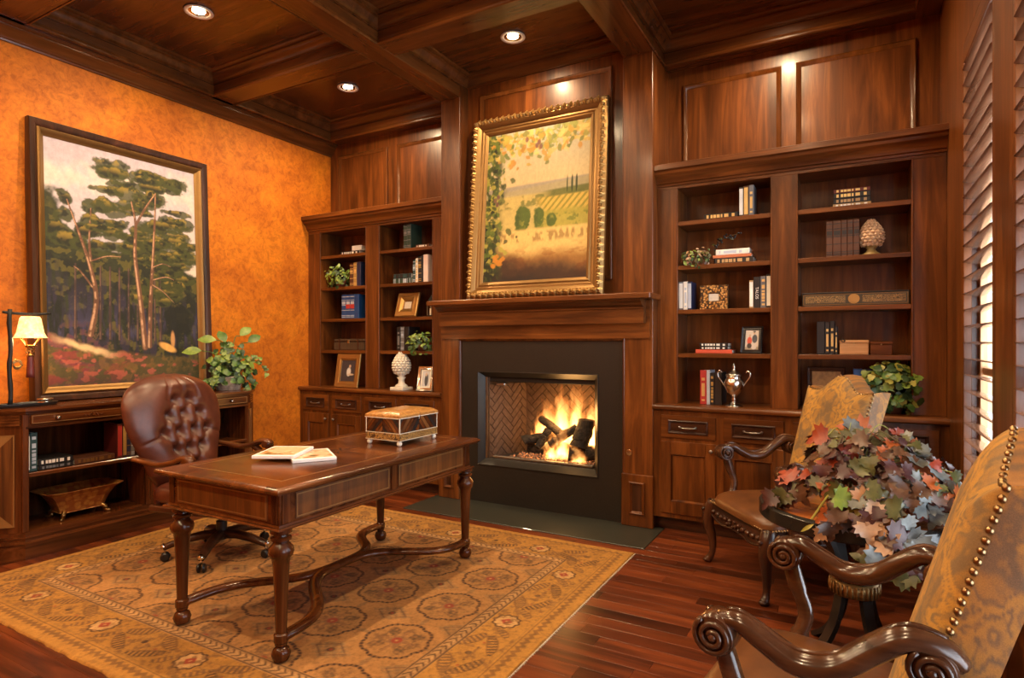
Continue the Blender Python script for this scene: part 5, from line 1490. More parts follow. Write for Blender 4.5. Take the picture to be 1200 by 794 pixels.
    me = np_mesh('backrest', V.reshape(-1,3), np_grid(NU, NV)); put_colors(me, damask(V[...,0], V[...,2]).reshape(-1,3)); me.materials.append(M('brocade')); me.shade_smooth()
    bk = bpy.data.objects.new('backrest', me); COL.objects.link(bk); bk.parent = t; ORG[bk] = (0,0,0)
    # side band and rear panel
    per = [(-hwz(z0), z0)] + [(-hwz(z), z) for z in np.linspace(z0, zc_+.012, 90)[1:]] + [(s_*hwz(topz(s_)), topz(s_)) for s_ in np.linspace(-1, 1, 61)[1:-1]] + [(hwz(z), z) for z in np.linspace(zc_+.012, z0, 90)]
    nb = 22; VV = np.zeros((nb, len(per), 3)); th = .095
    for k in range(nb):
        for i, (x, z) in enumerate(per): VV[k,i] = (x*(1+.012*sin(pi*k/(nb-1))), ysl(z)+.004+th*k/(nb-1), z+.006*sin(pi*k/(nb-1)))
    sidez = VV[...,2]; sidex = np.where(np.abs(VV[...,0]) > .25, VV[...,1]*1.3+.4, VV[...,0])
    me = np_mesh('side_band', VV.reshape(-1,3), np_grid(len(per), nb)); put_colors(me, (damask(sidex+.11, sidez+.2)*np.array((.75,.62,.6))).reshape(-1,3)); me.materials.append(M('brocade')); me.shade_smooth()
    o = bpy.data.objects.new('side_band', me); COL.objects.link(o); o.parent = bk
    MB().add([(x, ysl(z)+.004+th, z) for x, z in per], [tuple(range(len(per)))]).build('rear_panel', 'saddle', bk)
    mb = MB(); nails([(x*.985, ysl(z)-.004, z-.004) for x, z in per], .0092, mb, .0235)
    o = mb.build('back_nailheads', 'nail_bronze', bk, True); o['kind'] = 'stuff'
    MB().box(-.25, .25, D-.05, D+.03, .36, .46, .01).build('back_rail', 'dark_x', t)
    # arms
    for sg in (-1, 1):
        x = sg*.345
        path = catmull([(x, .118, .722), (x, .165, .728), (x*.995, .22, .700), (x*.985, .29, .668), (x*.96, .37, .680), (x*.93, .44, .735), (x*.90, .50, .775), (x*.86, .56, .765), (x*.82, .59, .735)], 5)
        n = len(path); rr = [.026+.009*sin(pi*i/(n-1)) for i in range(n)]
        am = MB().tube(path, rr, 12, True, (.85, 1.2), (0,0,1)).build('arm', 'arm_wood', t, True)
        MB().tube([(p[0], p[1], p[2]+rr[i]*.80) for i, p in enumerate(path)][2:-4], .008, 6).build('arm_ridge', 'arm_wood', am, True)
        for (cy, cz, r0, w_) in ((.112, .690, .050, .072), (.545, .725, .046, .056)):
            xx = x if cy < .3 else x*.88
            sc = MB().tube([(xx-w_/2, cy, cz), (xx-w_/2+.006, cy, cz), (xx+w_/2-.006, cy, cz), (xx+w_/2, cy, cz)], [r0*.9, r0, r0, r0*.9], 24).build('scroll', 'arm_wood', am, 40)
            for sd in (-1, 1):
                sp = [(xx+sd*(w_/2+.003+.007*(q/36)), cy+(r0*.93-(r0*.72)*q/36)*cos(q*.36+2.2*1), cz+(r0*.93-(r0*.72)*q/36)*sin(q*.36+2.2)) for q in range(37)]
                MB().tube(sp, [.0075-.001*q/36 for q in range(37)], 6).ball((xx+sd*(w_/2+.006), cy, cz), .012, 10, 6).build('volute', 'arm_wood', sc, True)
        MB().tube(catmull([(x, .125, .66), (x*.99, .150, .58), (x*.975, .175, .50), (x*.955, .155, .42), (x*.94, .165, .33)], 5), [.028]*6+[.024]*8+[.030]*7, 8, True, (1.0, .85), (0,1,0)).build('arm_support', 'arm_wood', t, True)
    return t
wood('arm_wood', (.030,.013,.007), (.075,.031,.015), (.14,.06,.026), 'y', .2, .6)
armchair('brocade armchair with leather seat in front of the right bookcase', (-.585, 3.72, 0), R(-53.1))
armchair('brocade armchair with leather seat beside the shuttered window', (-.345, 1.90, 0), R(-98))

# ------------------------------------------------------------------ round pedestal table
TX, TY, TZ = .02, 3.03, .68
pal('rim_metal', (.035,.032,.03), .22, .55)
tb = thing('side_table', 'round pedestal side table with wooden top and dark metal rim', 'table', (TX, TY, 0))
MB().lathe([(.0,0),(.345,0),(.353,-.004),(.353,-.03),(.0,-.03)], (TX, TY, TZ), 64, False).build('top', 'table_top', tb, 40)
MB().lathe([(.352,-.004),(.354,.004),(.362,.008),(.380,.006),(.386,.0),(.386,-.050),(.380,-.056),(.352,-.056)], (TX, TY, TZ), 72, False).build('rim', 'rim_metal', tb, 40)
for k in range(4):
    a = R(38+90*k); ca, sa = cos(a), sin(a)
    prof = catmull([(.19,.655), (.135,.60), (.085,.48), (.066,.36), (.068,.30), (.095,.18), (.165,.07), (.262,.0)], 6)
    prof = [(r, z) for r, z in [(p[0], p[1]) for p in catmull([(r, z, 0) for r, z in ((.19,.66),(.15,.60),(.095,.48),(.066,.36),(.068,.30),(.098,.18),(.165,.075),(.262,.004))], 5)]]
    MB().tube([(TX+r*ca, TY+r*sa, z) for r, z in prof], .026, 4, True, (.62, 1.25), (ca, sa, .001)).build('leg', 'rim_metal', tb, 40)
MB().box(TX-.2, TX+.2, TY-.02, TY+.02, .615, .635).box(TX-.02, TX+.02, TY-.2, TY+.2, .615, .635).build('top_brace', 'rim_metal', tb)
mb = MB().lathe([(.078,-.030),(.092,-.028),(.094,0),(.092,.028),(.078,.030)], (TX, TY, .335), 40, False)
cb_ = mb.build('collar', 'gold_dim', tb, True)
mb = MB()
for k in range(30):
    a = 2*pi*k/30; mb.tube([(TX+.094*cos(a), TY+.094*sin(a), .310), (TX+.097*cos(a), TY+.097*sin(a), .335), (TX+.094*cos(a), TY+.094*sin(a), .360)], .0055, 6)
o = mb.build('collar_ribs', 'gold_dim', cb_, True); o['kind'] = 'stuff'

# ------------------------------------------------------------------ autumn leaf arrangement
def arrangement():
    zt = TZ+.0005; px_, py_ = .015, 2.98
    t = thing('leaf_arrangement', 'potted arrangement of autumn leaves on the round table', 'plant', (px_, py_, zt))
    MB().lathe([(.07,0),(.074,.006),(.085,.06),(.098,.115),(.104,.12),(.104,.135),(.096,.135),(.088,.10)], (px_, py_, zt), 26).build('pot', 'pot_brown', t, True)
    MB().lathe([(.002,.11),(.09,.11)], (px_, py_, zt), 16, False).build('soil', 'black_matte', t)
    rnd = random.Random(21)
    def stem(p, thick=.0025):
        m = ((px_+p[0])/2, (py_+p[1])/2, max(p[2], zt+.14)+.02)
        MB().tube(catmull([(px_+rnd.uniform(-.03,.03), py_+rnd.uniform(-.03,.03), zt+.10), m, p], 4), thick, 5).build('stem', rnd.choice(('stem','vine','vine')), t)
    n = 0
    for k in range(250):
        a = rnd.uniform(0, 2*pi); el = math.asin(rnd.uniform(-.12, .98)); sh = rnd.uniform(.72, 1.05)
        x = px_+.05+.315*sh*cos(el)*cos(a); y = py_-.03+.26*sh*cos(el)*sin(a); z = zt+.12+.235*sh*sin(el)
        if x < px_-.15 and rnd.random() < .85: continue
        if z < zt+.015: z = zt+.015+rnd.uniform(0,.03)
        nrm = Vector((cos(el)*cos(a)*.8-.05, cos(el)*sin(a)*.8-.35, sin(el)*.8+.35)) + Vector((rnd.uniform(-.4,.4), rnd.uniform(-.4,.4), rnd.uniform(-.3,.3)))
        u = (x-px_)/.33
        if u > .35: ch = ['leaf_grey','leaf_grey','leaf_plum','leaf_brown','leaf_brown','leaf_red','leaf_olive','leaf_plum','leaf_orange']
        elif u < -.35: ch = ['leaf_brown','leaf_brown','leaf_plum','leaf_olive','leaf_plum','leaf_red']
        else: ch = ['leaf_plum','leaf_plum','leaf_brown','leaf_brown','leaf_olive','leaf_olive','leaf_plum','leaf_brown','leaf_red','leaf_olive']
        leaf_obj('maple', rnd.choice((.05,.06,.07,.085)), rnd.choice(ch), (x,y,z), nrm, rnd.uniform(0,2*pi), t, rnd)
        if k % 7 == 0: stem((x,y,z))
    # feature leaves: red and orange on top, left sprig, trailing front sprays
    for p, m, s_, nrm in (((.06,2.93,1.02),'leaf_orange',.12,(.1,-1,.7)), ((-.08,2.93,1.0),'leaf_red',.10,(-.2,-1,.6)), ((.0,2.90,1.03),'leaf_grey',.10,(.2,-1,.8)), ((-.02,2.88,.985),'leaf_red',.09,(0,-1,.7)),
                          ((-.215,2.86,.80),'leaf_red',.10,(-.2,-1,.9)), ((.20,2.84,.88),'leaf_orange',.10,(.3,-1,.7)), ((.30,2.82,.80),'leaf_orange',.09,(.5,-.9,.7)), ((.345,2.86,.82),'leaf_grey',.12,(.5,-.9,.8)),
                          ((.15,2.95,.98),'leaf_olive',.10,(.2,-1,.8)), ((.26,2.9,.9),'leaf_grey',.11,(.3,-1,.6)), ((.38,2.92,.78),'leaf_peach',.08,(.6,-.7,.5)), ((-.05,2.66,.80),'leaf_lime',.09,(0,-1,.6)), ((.04,2.68,.78),'leaf_yellow',.08,(.1,-1,.5))):
        leaf_obj('maple', s_, m, p, nrm, rnd.uniform(0,6), t, rnd); stem(p)
    for path, cols in (([(.03,2.90,.80),(.05,2.72,.80),(.09,2.61,.70),(.12,2.585,.60)], ('leaf_brown','leaf_plum','leaf_olive','leaf_grey','leaf_peach')),
                       ([(.05,2.88,.80),(.12,2.70,.78),(.17,2.61,.68),(.20,2.595,.58)], ('leaf_grey','leaf_olive','leaf_plum','leaf_grey','leaf_peach')),
                       ([(.0,2.88,.80),(-.02,2.72,.76),(-.04,2.62,.69)], ('leaf_brown','leaf_brown','leaf_orange')),
                       ([(-.05,2.95,.82),(-.18,2.88,.78),(-.25,2.84,.745)], ('leaf_olive','leaf_brown','leaf_plum')),
                       ([(.1,2.92,.84),(.24,2.82,.78),(.33,2.80,.74)], ('leaf_plum','leaf_grey','leaf_red'))):
        pp = catmull([(px_,py_,zt+.12)]+path, 4); MB().tube(pp, .003, 5).build('vine', 'stem', t)
        for q in pp[5:]:
            for r_ in range(2): leaf_obj('maple', rnd.choice((.07,.085,.10)), rnd.choice(cols), (q[0]+rnd.uniform(-.04,.04), q[1]-rnd.uniform(0,.02), q[2]+rnd.uniform(-.02,.03)), (rnd.uniform(-.5,.5), -1, rnd.uniform(.1,.8)), rnd.uniform(0,6), t, rnd)
    pp = catmull([(px_,py_-.05,zt+.13),(-.06,2.74,.80),(-.13,2.655,.70)], 4); MB().tube(pp, .0045, 5).build('bare_twig', 'leaf_yellow', t)
    for q in ((-.12,2.65,.685),(-.10,2.655,.69)): leaf_obj('blade', .06, 'leaf_yellow', q, (0,-1,.4), rnd.uniform(0,6), t, rnd)
    leaf_obj('maple', .06, 'leaf_peach', (-.085,2.645,.665), (0,-1,.3), 2.5, t, rnd)
arrangement()
# ------------------------------------------------------------------ shelf contents
YS = YF+.045              # front line of books
GR_ = 'books on the right bookcase'; GL_ = 'books on the left bookcase'
S1, S2, S3, S4 = SHZ[3]+.0004, SHZ[2]+.0004, SHZ[1]+.0004, SHZ[0]+.0004
C0 = ZCT+.0004
def XatY(px_, y):         # plan helper: shelf position from a sight line measured on the photograph
    a = (px_-600)/705.0; return y*(-sin(YAW)+a*cos(YAW))/(cos(YAW)+a*sin(YAW))
xb = lambda p: XatY(p, YS)
# --- right bookcase, left bay
stack_flat((xb(825)+xb(865))/2, YS, S1, [('bk_black',.042,xb(865)-xb(825),.17,'gilt',3,'black gilt lettered book lying flat',0)], 'on top shelf of right bookcase, left bay', GR_)
row_up(xb(866), YS, S1, [('bk_black',.030,.215,.15,'white_ink',2,'first of three gilt upright books'), ('bk_brown',.034,.22,.15,'gilt',2,'middle of three gilt upright books'), ('bk_grey',.034,.222,.15,'gilt',0,'last of three gilt upright books')], 'on top shelf of right bookcase', GR_)
stack_flat((xb(836)+xb(884))/2, YS, S2, [('bk_black',.042,.27,.18,'bk_tan',3,'black book at the bottom of the stack beside ivy',0), ('bk_orange',.022,.27,.18,None,0,'orange book in the middle of the stack beside ivy',-.012), ('bk_white',.040,.235,.17,'bk_pale',0,'white book on top of the stack beside ivy',-.008)], 'on second shelf', GR_)
row_up(xb(795.5), YS, S3, [('bk_grey',.034,.215,.16,'white_ink',2,'grey upright book with white spine label'), ('bk_white',.030,.215,.16,'bk_pale',0,'white upright book'), ('bk_navy',.030,.212,.16,'bk_pale',2,'navy upright book with pale label')], 'left of mosaic frame', GR_)
row_up(xb(878), YS, S3, [('bk_tan',.028,.20,.16,'white_ink',2,'slim tan upright book'), ('bk_black',.046,.225,.17,None,0,'black upright book with white title letters','TALOS'), ('bk_grey',.036,.228,.17,'gilt',3,'grey gilt lettered upright book'), ('bk_black',.034,.24,.17,'white_ink',2,'tall white labelled upright book')], 'right of mosaic frame', GR_)
stack_flat((xb(815)+xb(858))/2, YS, S4, [('bk_coral',.028,xb(858)-xb(815),.18,None,0,'coral red book at the bottom of the stack',0), ('bk_black',.022,.20,.17,'white_ink',3,'black book in the middle of the stack on coral book',.0), ('bk_black',.026,.205,.17,'white_ink',3,'black book on top of the stack on coral book',.0)], 'beside black photo frame', GR_)
row_up(xb(820.5), YS, C0, [('bk_red',.046,.255,.19,'gilt',0,'red upright book'), ('bk_pale',.024,.255,.19,None,0,'slim pale blue upright book'), ('bk_black',.030,.235,.19,'bk_gold',3,'black gilt lettered upright book'), ('bk_black',.052,.24,.19,None,0,'thick plain black upright book')], 'beside silver trophy urn', GR_)
# --- right bookcase, right bay
sw = xb(1021)-xb(976)
stack_flat((xb(976)+xb(1021))/2, YS, S1, [('bk_tan',.022,sw,.17,'white_ink',3,'tan book at the bottom of the four book stack',0), ('bk_black',.034,sw*.97,.17,'bk_tan',3,'dark grey book second from bottom of four book stack',0), ('bk_black',.036,sw*.96,.17,'gilt',3,'black gilt titled book third in four book stack',0), ('bk_maroon',.026,sw*.96,.17,'gilt',3,'thin dark book on top of four book stack',0)], 'on top shelf', GR_)
for i in range(5):
    th = (.040,.050,.034,.034,.036)[i]; x = xb(968)+sum((.040,.050,.034,.034,.036)[:i])+i*.001
    book((x+th/2, YS, S2), (th, .245, .18), 'bk_brown', '%s volume of five brown and black encyclopedias beside pine cone finial' % ('first','second','third','fourth','fifth')[i], 'up', 0, 'bk_black', GR_, None, 1)
row_up(xb(957), YS, S4, [('bk_black',.050,.225,.17,None,0,'plain black upright book'), ('bk_black',.028,.222,.17,'gilt',0,'first slim black gilt book'), ('bk_black',.028,.228,.17,'gilt',0,'second slim black gilt book'), ('bk_black',.018,.19,.17,'gilt',0,'short black gilt book')], 'beside wooden box, right bookcase', GR_)
row_up(xb(1000), YS+.03, C0, [('bk_blue',.050,.285,.17,'white_ink',0,'blue upright book with white title'), ('bk_pale',.022,.28,.17,None,0,'slim pale upright book'), ('bk_navy',.032,.285,.17,'bk_pale',0,'navy upright book')], 'behind the armchair', GR_)
# --- left bookcase, left bay
stack_flat((xb(397)+xb(425))/2+.0, YS, S1, [('bk_black',.035,.26,.17,'white_ink',3,'black book under white book',-.01), ('bk_white',.05,.13,.15,None,0,'short white book lying on black book',.085)], 'on top shelf, left bookcase', GL_)
row_up(xb(410), YS, S2, [('bk_brown',.05,.235,.17,'gilt',1,'brown gilt banded upright book'), ('bk_gold',.045,.245,.17,'gilt',1,'tan gold upright book'), ('bk_navy',.055,.25,.17,None,0,'thick navy upright book')], 'beside ivy ball, left bookcase', GL_)
for i in range(3):
    th = .060
    bkk = book((xb(400.5)+th*(i+.5)+.001*i, YS, S3), (th, .25, .19), 'bk_blue', '%s of three bright blue law volumes' % ('first','second with red label,','third with red label,')[i], 'up', 0, 'bk_pale', GL_, None, 1)
    if i: MB().box(-th*.46, th*.46, -.0055, -.003, .105, .15).build('red_label', 'bk_red', bkk)
book((xb(400.5)+.06*3.5+.004, YS, S3), (.055, .25, .19), 'bk_blue', 'plain blue volume at the end of the law books', 'up', 0, None, GL_)
# --- left bookcase, right bay
row_up(xb(473), YS, S1, [('bk_green',.045,.24,.17,'bk_grey',1,'first dark green upright book'), ('bk_green',.045,.245,.17,'bk_grey',1,'second dark green upright book')], 'on top shelf, left bookcase', GL_)
stack_flat(xb(490)+.055, YS, S1, [('bk_brown',.03,.17,.16,'white_ink',0,'brown book lying flat beside green books',0)], 'on top shelf', GL_)
stack_flat((xb(460)+xb(483))/2, YS, S2, [('bk_green',.05,.235,.17,'bk_pale',1,'thick green book lying under another',0), ('bk_black',.045,.225,.17,'bk_teal',1,'dark green book lying on a thicker one',0)], 'left bookcase second shelf', GL_)
row_up(xb(484), YS, S2, [('bk_teal',.03,.22,.17,'bk_pale',1,'teal upright book'), ('bk_white',.03,.235,.17,'gilt',3,'white and gold upright book'), ('bk_black',.04,.25,.17,'bk_gold',1,'black gilt upright book'), ('bk_black',.022,.26,.17,None,0,'slim black upright book'), ('bk_pink',.055,.265,.17,None,0,'pale pink upright book')], 'second shelf of left bookcase', GL_)
row_up(xb(465), YS, S4, [('bk_black',.05,.235,.17,'bk_grey',0,'first black upright book'), ('bk_grey',.04,.235,.17,'bk_pale',1,'grey upright book'), ('bk_black',.06,.235,.17,None,0,'second plain black upright book')], 'beside ivy, left bookcase', GL_)

# ------------------------------------------------------------------ picture frames
def photo(par, w_, h_, fn, mat='print_gloss', y=0.0, z=0.0):
    nu, nv = 36, 46; U, V = np.meshgrid(np.linspace(0,1,nu), np.linspace(0,1,nv)); c = fn(U, V)
    me = np_mesh('photo', np.stack([(U-.5)*w_, U*0+y, V*h_+z], -1).reshape(-1,3), np_grid(nu, nv)); put_colors(me, c.reshape(-1,3)); me.materials.append(M(mat))
    o = bpy.data.objects.new('photo', me); COL.objects.link(o); o.parent = par; return o
def pic(label, x, y, z, w_, h_, fw, mat, fn, rz=0.0, prof=None, inner=None, lean=.16):
    t = thing('picture_frame', label, 'picture frame', (x, y, z+.021*sin(lean)), 0, 'small picture frames', True)
    t.rotation_euler = (Matrix.Rotation(rz, 3, 'Z') @ Matrix.Rotation(-lean, 3, 'X')).to_euler()
    pr = prof or [(0,0),(0,.014),(.004,.018),(fw*.5,.012),(fw*.8,.015),(fw,.008),(fw,0)]
    MB().frame(-w_/2, w_/2, 0, h_, pr, lambda u, v, h: (u, .018-h, v)).build('frame', mat, t, 35)
    MB().box(-w_/2+.004, w_/2-.004, .014, .020, .004, h_-.004).build('backing', 'black', t)
    ft = .020+h_*lean*1.3
    MB().prism([(.018, 0), (ft, (ft-.02)*math.tan(lean)), (ft, (ft-.02)*math.tan(lean)+.012), (.018, .10*h_+.02)], -.02, .02, lambda u, v, d: (d, u, v)).build('easel_foot', 'black', t)
    if inner: MB().frame(-w_/2+fw*.95, w_/2-fw*.95, fw*.95, h_-fw*.95, [(0,0),(0,.010),(.012,.008),(.016,0)], lambda u, v, h: (u, .018-h, v)).build('inner_mat', inner, t)
    photo(t, w_-2*fw, h_-2*fw, fn, y=.0135, z=fw)
    return t
def ph_seated(U, V):
    P = Paint(U.shape, (.035,.035,.045)); P.c = P.c*(.8+.5*fbm(U*8, V*8, 3)[...,None]); P.lay(ss(np.hypot((U-.55)/.16, (V-.45)/.22), 1, .7), (.62,.60,.58)); P.lay(ss(np.hypot((U-.6)/.08, (V-.70)/.08), 1, .7), (.5,.33,.22)); P.lay(ss(np.hypot((U-.68)/.26, (V-.34)/.05), 1, .6), (.55,.42,.30)); return P.c
def ph_couple(U, V):
    P = Paint(U.shape, (.62,.55,.48)); P.lay(ss(V, .2, .1), (.35,.28,.2)); P.lay(ss(np.hypot((U-.32)/.20, (V-.45)/.24), 1, .8), (.60,.07,.03)); P.lay(ss(np.hypot((U-.32)/.2, (V-.2)/.15), 1, .8), (.03,.02,.02)); P.lay(ss(np.hypot((U-.70)/.22, (V-.56)/.24), 1, .8), (.06,.07,.09)); P.lay(ss(np.hypot((U-.33)/.09, (V-.72)/.08), 1, .8), (.55,.36,.25)); P.lay(ss(np.hypot((U-.66)/.09, (V-.85)/.08), 1, .8), (.5,.33,.22)); P.lay(ss(np.hypot((U-.66)/.11, (V-.93)/.05), 1, .8), (.04,.03,.03)); P.lay(ss(np.hypot((U-.66)/.2, (V-.12)/.12), 1, .8), (.6,.55,.5)); return P.c
def ph_plain(U, V): return Paint(U.shape, (.66,.60,.50)).c*(.85+.3*fbm(U*5, V*5, 8)[...,None])
def ph_dark(U, V):
    P = Paint(U.shape, (.5,.5,.52)); P.lay(ss(np.hypot((U-.55)/.22, (V-.45)/.4), 1, .8), (.04,.04,.05)); P.lay(ss(np.hypot((U-.5)/.12, (V-.75)/.1), 1, .8), (.5,.36,.28)); return P.c
yp = 4.53
pic('wide gilt picture frame on the left worktop', XatY(404.5, yp), yp, C0, .32, .345, .055, 'gold', ph_seated, 0, None, 'gold_dim')
pic('small silver picture frame beside white pine cone', XatY(497, yp), yp, C0, .165, .24, .035, 'silver', ph_dark, R(14), None, 'white_stone', .26)
pic('ornate gold picture frame on left bookcase shelf', XatY(474.5, YS+.02), YS+.02, S3, .265, .25, .08, 'gold', ph_plain, R(0), [(0,0),(0,.02),(.01,.028),(.03,.024),(.05,.03),(.07,.02),(.08,.01),(.08,0)], 'gold_dim', .28)
def mk_mos2():
    k = NT('tile_mosaic'); x = k.node('ShaderNodeTexVoronoi'); x.inputs['Scale'].default_value = 70; x.distance = 'CHEBYCHEV'; k.link(k.coord((1,1,1)), x.inputs['Vector'])
    k.color(k.mix(k.ramp(x.outputs['Color'], [(.2,(.10,.035,.01)),(.5,(.38,.18,.04)),(.8,(.62,.36,.12))]), (.03,.015,.008), k.ramp(x.outputs['Distance'], [(.42,(0,0,0)),(.5,(1,1,1))]))); k.set(Roughness=.3, Metallic=.3); return k.m
MAKE['tile_mosaic'] = mk_mos2
mf = pic('square brown and gold mosaic frame on right bookcase shelf', XatY(836, YS+.05), YS+.05, S3, .205, .185, .065, 'tile_mosaic', ph_plain, 0, [(0,0),(0,.012),(.004,.016),(.06,.016),(.065,.010),(.065,0)], None, .08)
pic('black photo frame with couple on right bookcase shelf', XatY(879.5, YS+.01), YS+.01, S4, .150, .20, .028, 'black', ph_couple, R(-10), None, None, .2)
pic('dark picture frame behind the armchair on right worktop', XatY(968, YF+.16), YF+.16, C0, .24, .29, .03, 'dark_x', lambda U, V: Paint(U.shape, (.28,.14,.05)).c*(.5+fbm(U*14, V*14, 5)[...,None]), 0, None, None, .12)

# ------------------------------------------------------------------ pine cone finials, urn, boxes
def pinecone(x, y, z, s_, mat, label, pedestal, pmat):
    t = thing('pinecone_finial', label, 'ornament', (x, y, z), 0, None, True)
    zb = 0
    if pedestal:
        MB().box(-.062*s_, .062*s_, -.062*s_, .062*s_, 0, .022*s_, .003).build('base', pmat, t)
        MB().lathe([(.052*s_,.022*s_),(.046*s_,.035*s_),(.026*s_,.048*s_),(.022*s_,.075*s_),(.034*s_,.095*s_),(.020*s_,.105*s_),(.050*s_,.125*s_),(.055*s_,.132*s_)], (0,0,0), 24).build('stem', pmat, t, True); zb = .125*s_
    else:
        MB().lathe([(.052*s_,0),(.050*s_,.012*s_),(.030*s_,.024*s_),(.022*s_,.04*s_),(.036*s_,.058*s_),(.05*s_,.07*s_)], (0,0,0), 24).build('base', pmat, t, True); zb = .06*s_
    mb = MB(); hh = .17*s_; rm = .066*s_
    def rad(q): return rm*(sin(pi*min(1, .16+.84*q)**.85))**.8 if q < 1 else 0.002
    prof = [(max(.002, rad(q/14)*.93), zb+hh*q/14) for q in range(15)]
    mb.lathe(prof, (0,0,0), 24)
    for r in range(9):
        q = (r+.5)/9.4; n = 13; R_ = rad(q)
        for k in range(n):
            a = 2*pi*(k+.5*(r % 2))/n; zc_ = zb+hh*q; w_ = R_*2*pi/n*.58; h_ = hh/9*1.05
            e = Vector((-sin(a), cos(a), 0)); o_ = Vector((cos(a), sin(a), 0)); c = o_*R_*.94+Vector((0,0,zc_))
            up = Vector((0,0,1)); tip = c+o_*.016*s_*(.5+.5*R_/rm)-up*h_*.1
            mb.add([tuple(c-e*w_), tuple(c-up*h_*.75+o_*.004), tuple(c+e*w_), tuple(c+up*h_*.75), tuple(tip)], [(0,1,4),(1,2,4),(2,3,4),(3,0,4)])
    mb.build('cone', mat, t)
    return t
pinecone(XatY(470.5, 4.60), 4.60, C0, 1.28, 'white_stone', 'white stone pine cone finial on pedestal, left worktop', True, 'white_stone')
pinecone(XatY(1016.5, YS+.06)+.022, YS+.06, S2, 1.08, 'tan_stone', 'tan pine cone finial on olive base, right bookcase', False, 'olive')
def trophy(x, y, z):
    t = thing('trophy_urn', 'silver lidded trophy urn with two handles on right worktop', 'urn', (x, y, z), R(0), None, True)
    MB().lathe([(.060,0),(.062,.006),(.045,.014),(.020,.026),(.013,.045),(.020,.055),(.012,.062),(.022,.078),(.050,.105),(.066,.145),(.068,.175),(.058,.195),(.050,.21),(.056,.222)], (0,0,0), 28).build('body', 'silver', t, True)
    MB().lathe([(.058,.222),(.060,.228),(.048,.238),(.026,.254),(.012,.262),(.009,.275),(.014,.285),(.008,.298),(.003,.315),(.001,.318)], (0,0,0), 24).build('lid', 'silver', t, True)
    for sg in (-1, 1): MB().tube(catmull([(sg*.062,0,.145),(sg*.075,0,.165),(sg*.088,0,.185),(sg*.108,0,.215),(sg*.110,0,.245),(sg*.094,0,.258),(sg*.084,0,.244)], 5), .0055, 8).build('handle', 'silver', t, True)
trophy(XatY(860, 4.56), 4.56, C0)
# long lacquer box
def long_box():
    x0, x1 = xb(940), xb(1066)
    t = thing('long_box', 'long dark lacquered box with gilt scrollwork on right bookcase shelf', 'box', ((x0+x1)/2, YS+.06, S3))
    MB().box(x0, x1, YS, YS+.16, S3, S3+.088, .004).build('body', 'lacquer', t)
    MB().box(x0-.002, x1+.002, YS-.003, YS+.163, S3+.084, S3+.094, .003).build('lid', 'black', t)
    MB().frame(x0+.008, x1-.008, S3+.010, S3+.080, [(0,0),(0,.002),(.003,.002),(.003,0)], fnY(YS)).build('gilt_border', 'gold_dim', t)
    for a, b in ((x0+.02, (x0+x1)/2-.05), ((x0+x1)/2+.05, x1-.02)): MB().box(a, b, YS-.0015, YS, S3+.022, S3+.07).build('scroll_panel', 'gilt_scroll', t)
    MB().prism([((x0+x1)/2+.034*cos(2*pi*k/24), S3+.046+.032*sin(2*pi*k/24)) for k in range(24)], 0, .004, fnY(YS)).build('medallion', 'gold', t)
def mk_scroll():
    k = NT('gilt_scroll'); v = k.coord((1,1,1)); n = k.noise(v, 70, 3, .6, 2.5)
    k.color(k.ramp(n, [(.46,(.05,.035,.018)),(.52,(.48,.27,.08)),(.58,(.05,.035,.018))])); k.set(Roughness=.4); return k.m
MAKE['gilt_scroll'] = mk_scroll
pal('lacquer', (.055,.045,.03), .3, 0, .3)
long_box()
def small_box(x0, x1, y, z, h, mat, label, key):
    t = thing('wooden_box', label, 'box', ((x0+x1)/2, y, z))
    MB().box(x0, x1, y, y+.13, z, z+h*.78, .003).build('body', mat, t)
    MB().box(x0-.002, x1+.002, y-.002, y+.132, z+h*.79, z+h, .004).build('lid', mat, t)
    if key:
        MB().tube(catmull([(x0+.02,y-.004,z+h*.86),(x0+.008,y-.012,z+h*.95),(x0+.018,y-.014,z+h*1.05),(x0+.032,y-.012,z+h*.95),(x0+.024,y-.004,z+h*.86)], 4), .003, 6).build('latch_ring', 'iron', t, True)
    MB().tube([((x0+x1)/2, y-.004, z+h*.78), ((x0+x1)/2, y-.010, z+h*.78)], [.006,.004], 8).build('catch', 'brass', t)
small_box(xb(984), xb(1018), YS, S4, .098, 'pale_x', 'light wooden box with metal ring latch on right bookcase', True)
small_box(xb(1020), xb(1046), YS, S4, .088, 'desk_x', 'reddish wooden box beside the lighter one on right bookcase', False)
# basket-like trunk on left bookcase
def trunk():
    x0, x1 = xb(391), xb(427); y = YS; z = S4
    t = thing('wicker_trunk', 'small dark woven trunk on left bookcase shelf', 'basket', ((x0+x1)/2, y, z))
    mb = MB().box(x0, x1, y, y+.2, z, z+.085, .006); mb.build('body', 'wicker', t)
    MB().box(x0-.003, x1+.003, y-.003, y+.203, z+.086, z+.118, .012).build('lid', 'wicker', t)
    MB().box((x0+x1)/2-.012, (x0+x1)/2+.012, y-.007, y, z+.07, z+.105, .002).build('clasp', 'brass', t)
    for q in (.2, .8): MB().box(x0+(x1-x0)*q-.01, x0+(x1-x0)*q+.01, y-.005, y+.0, z, z+.115, .001).build('strap', 'dark_z', t)
def mk_wicker():
    k = NT('wicker'); b = k.node('ShaderNodeTexBrick'); b.inputs['Scale'].default_value = 45; k.link(k.coord((1,1,1)), b.inputs['Vector'])
    b.inputs['Color1'].default_value = (.05,.028,.014,1); b.inputs['Color2'].default_value = (.08,.045,.022,1); b.inputs['Mortar'].default_value = (.015,.01,.006,1)
    k.color(b.outputs[0]); k.set(Roughness=.6); return k.m
MAKE['wicker'] = mk_wicker
trunk()
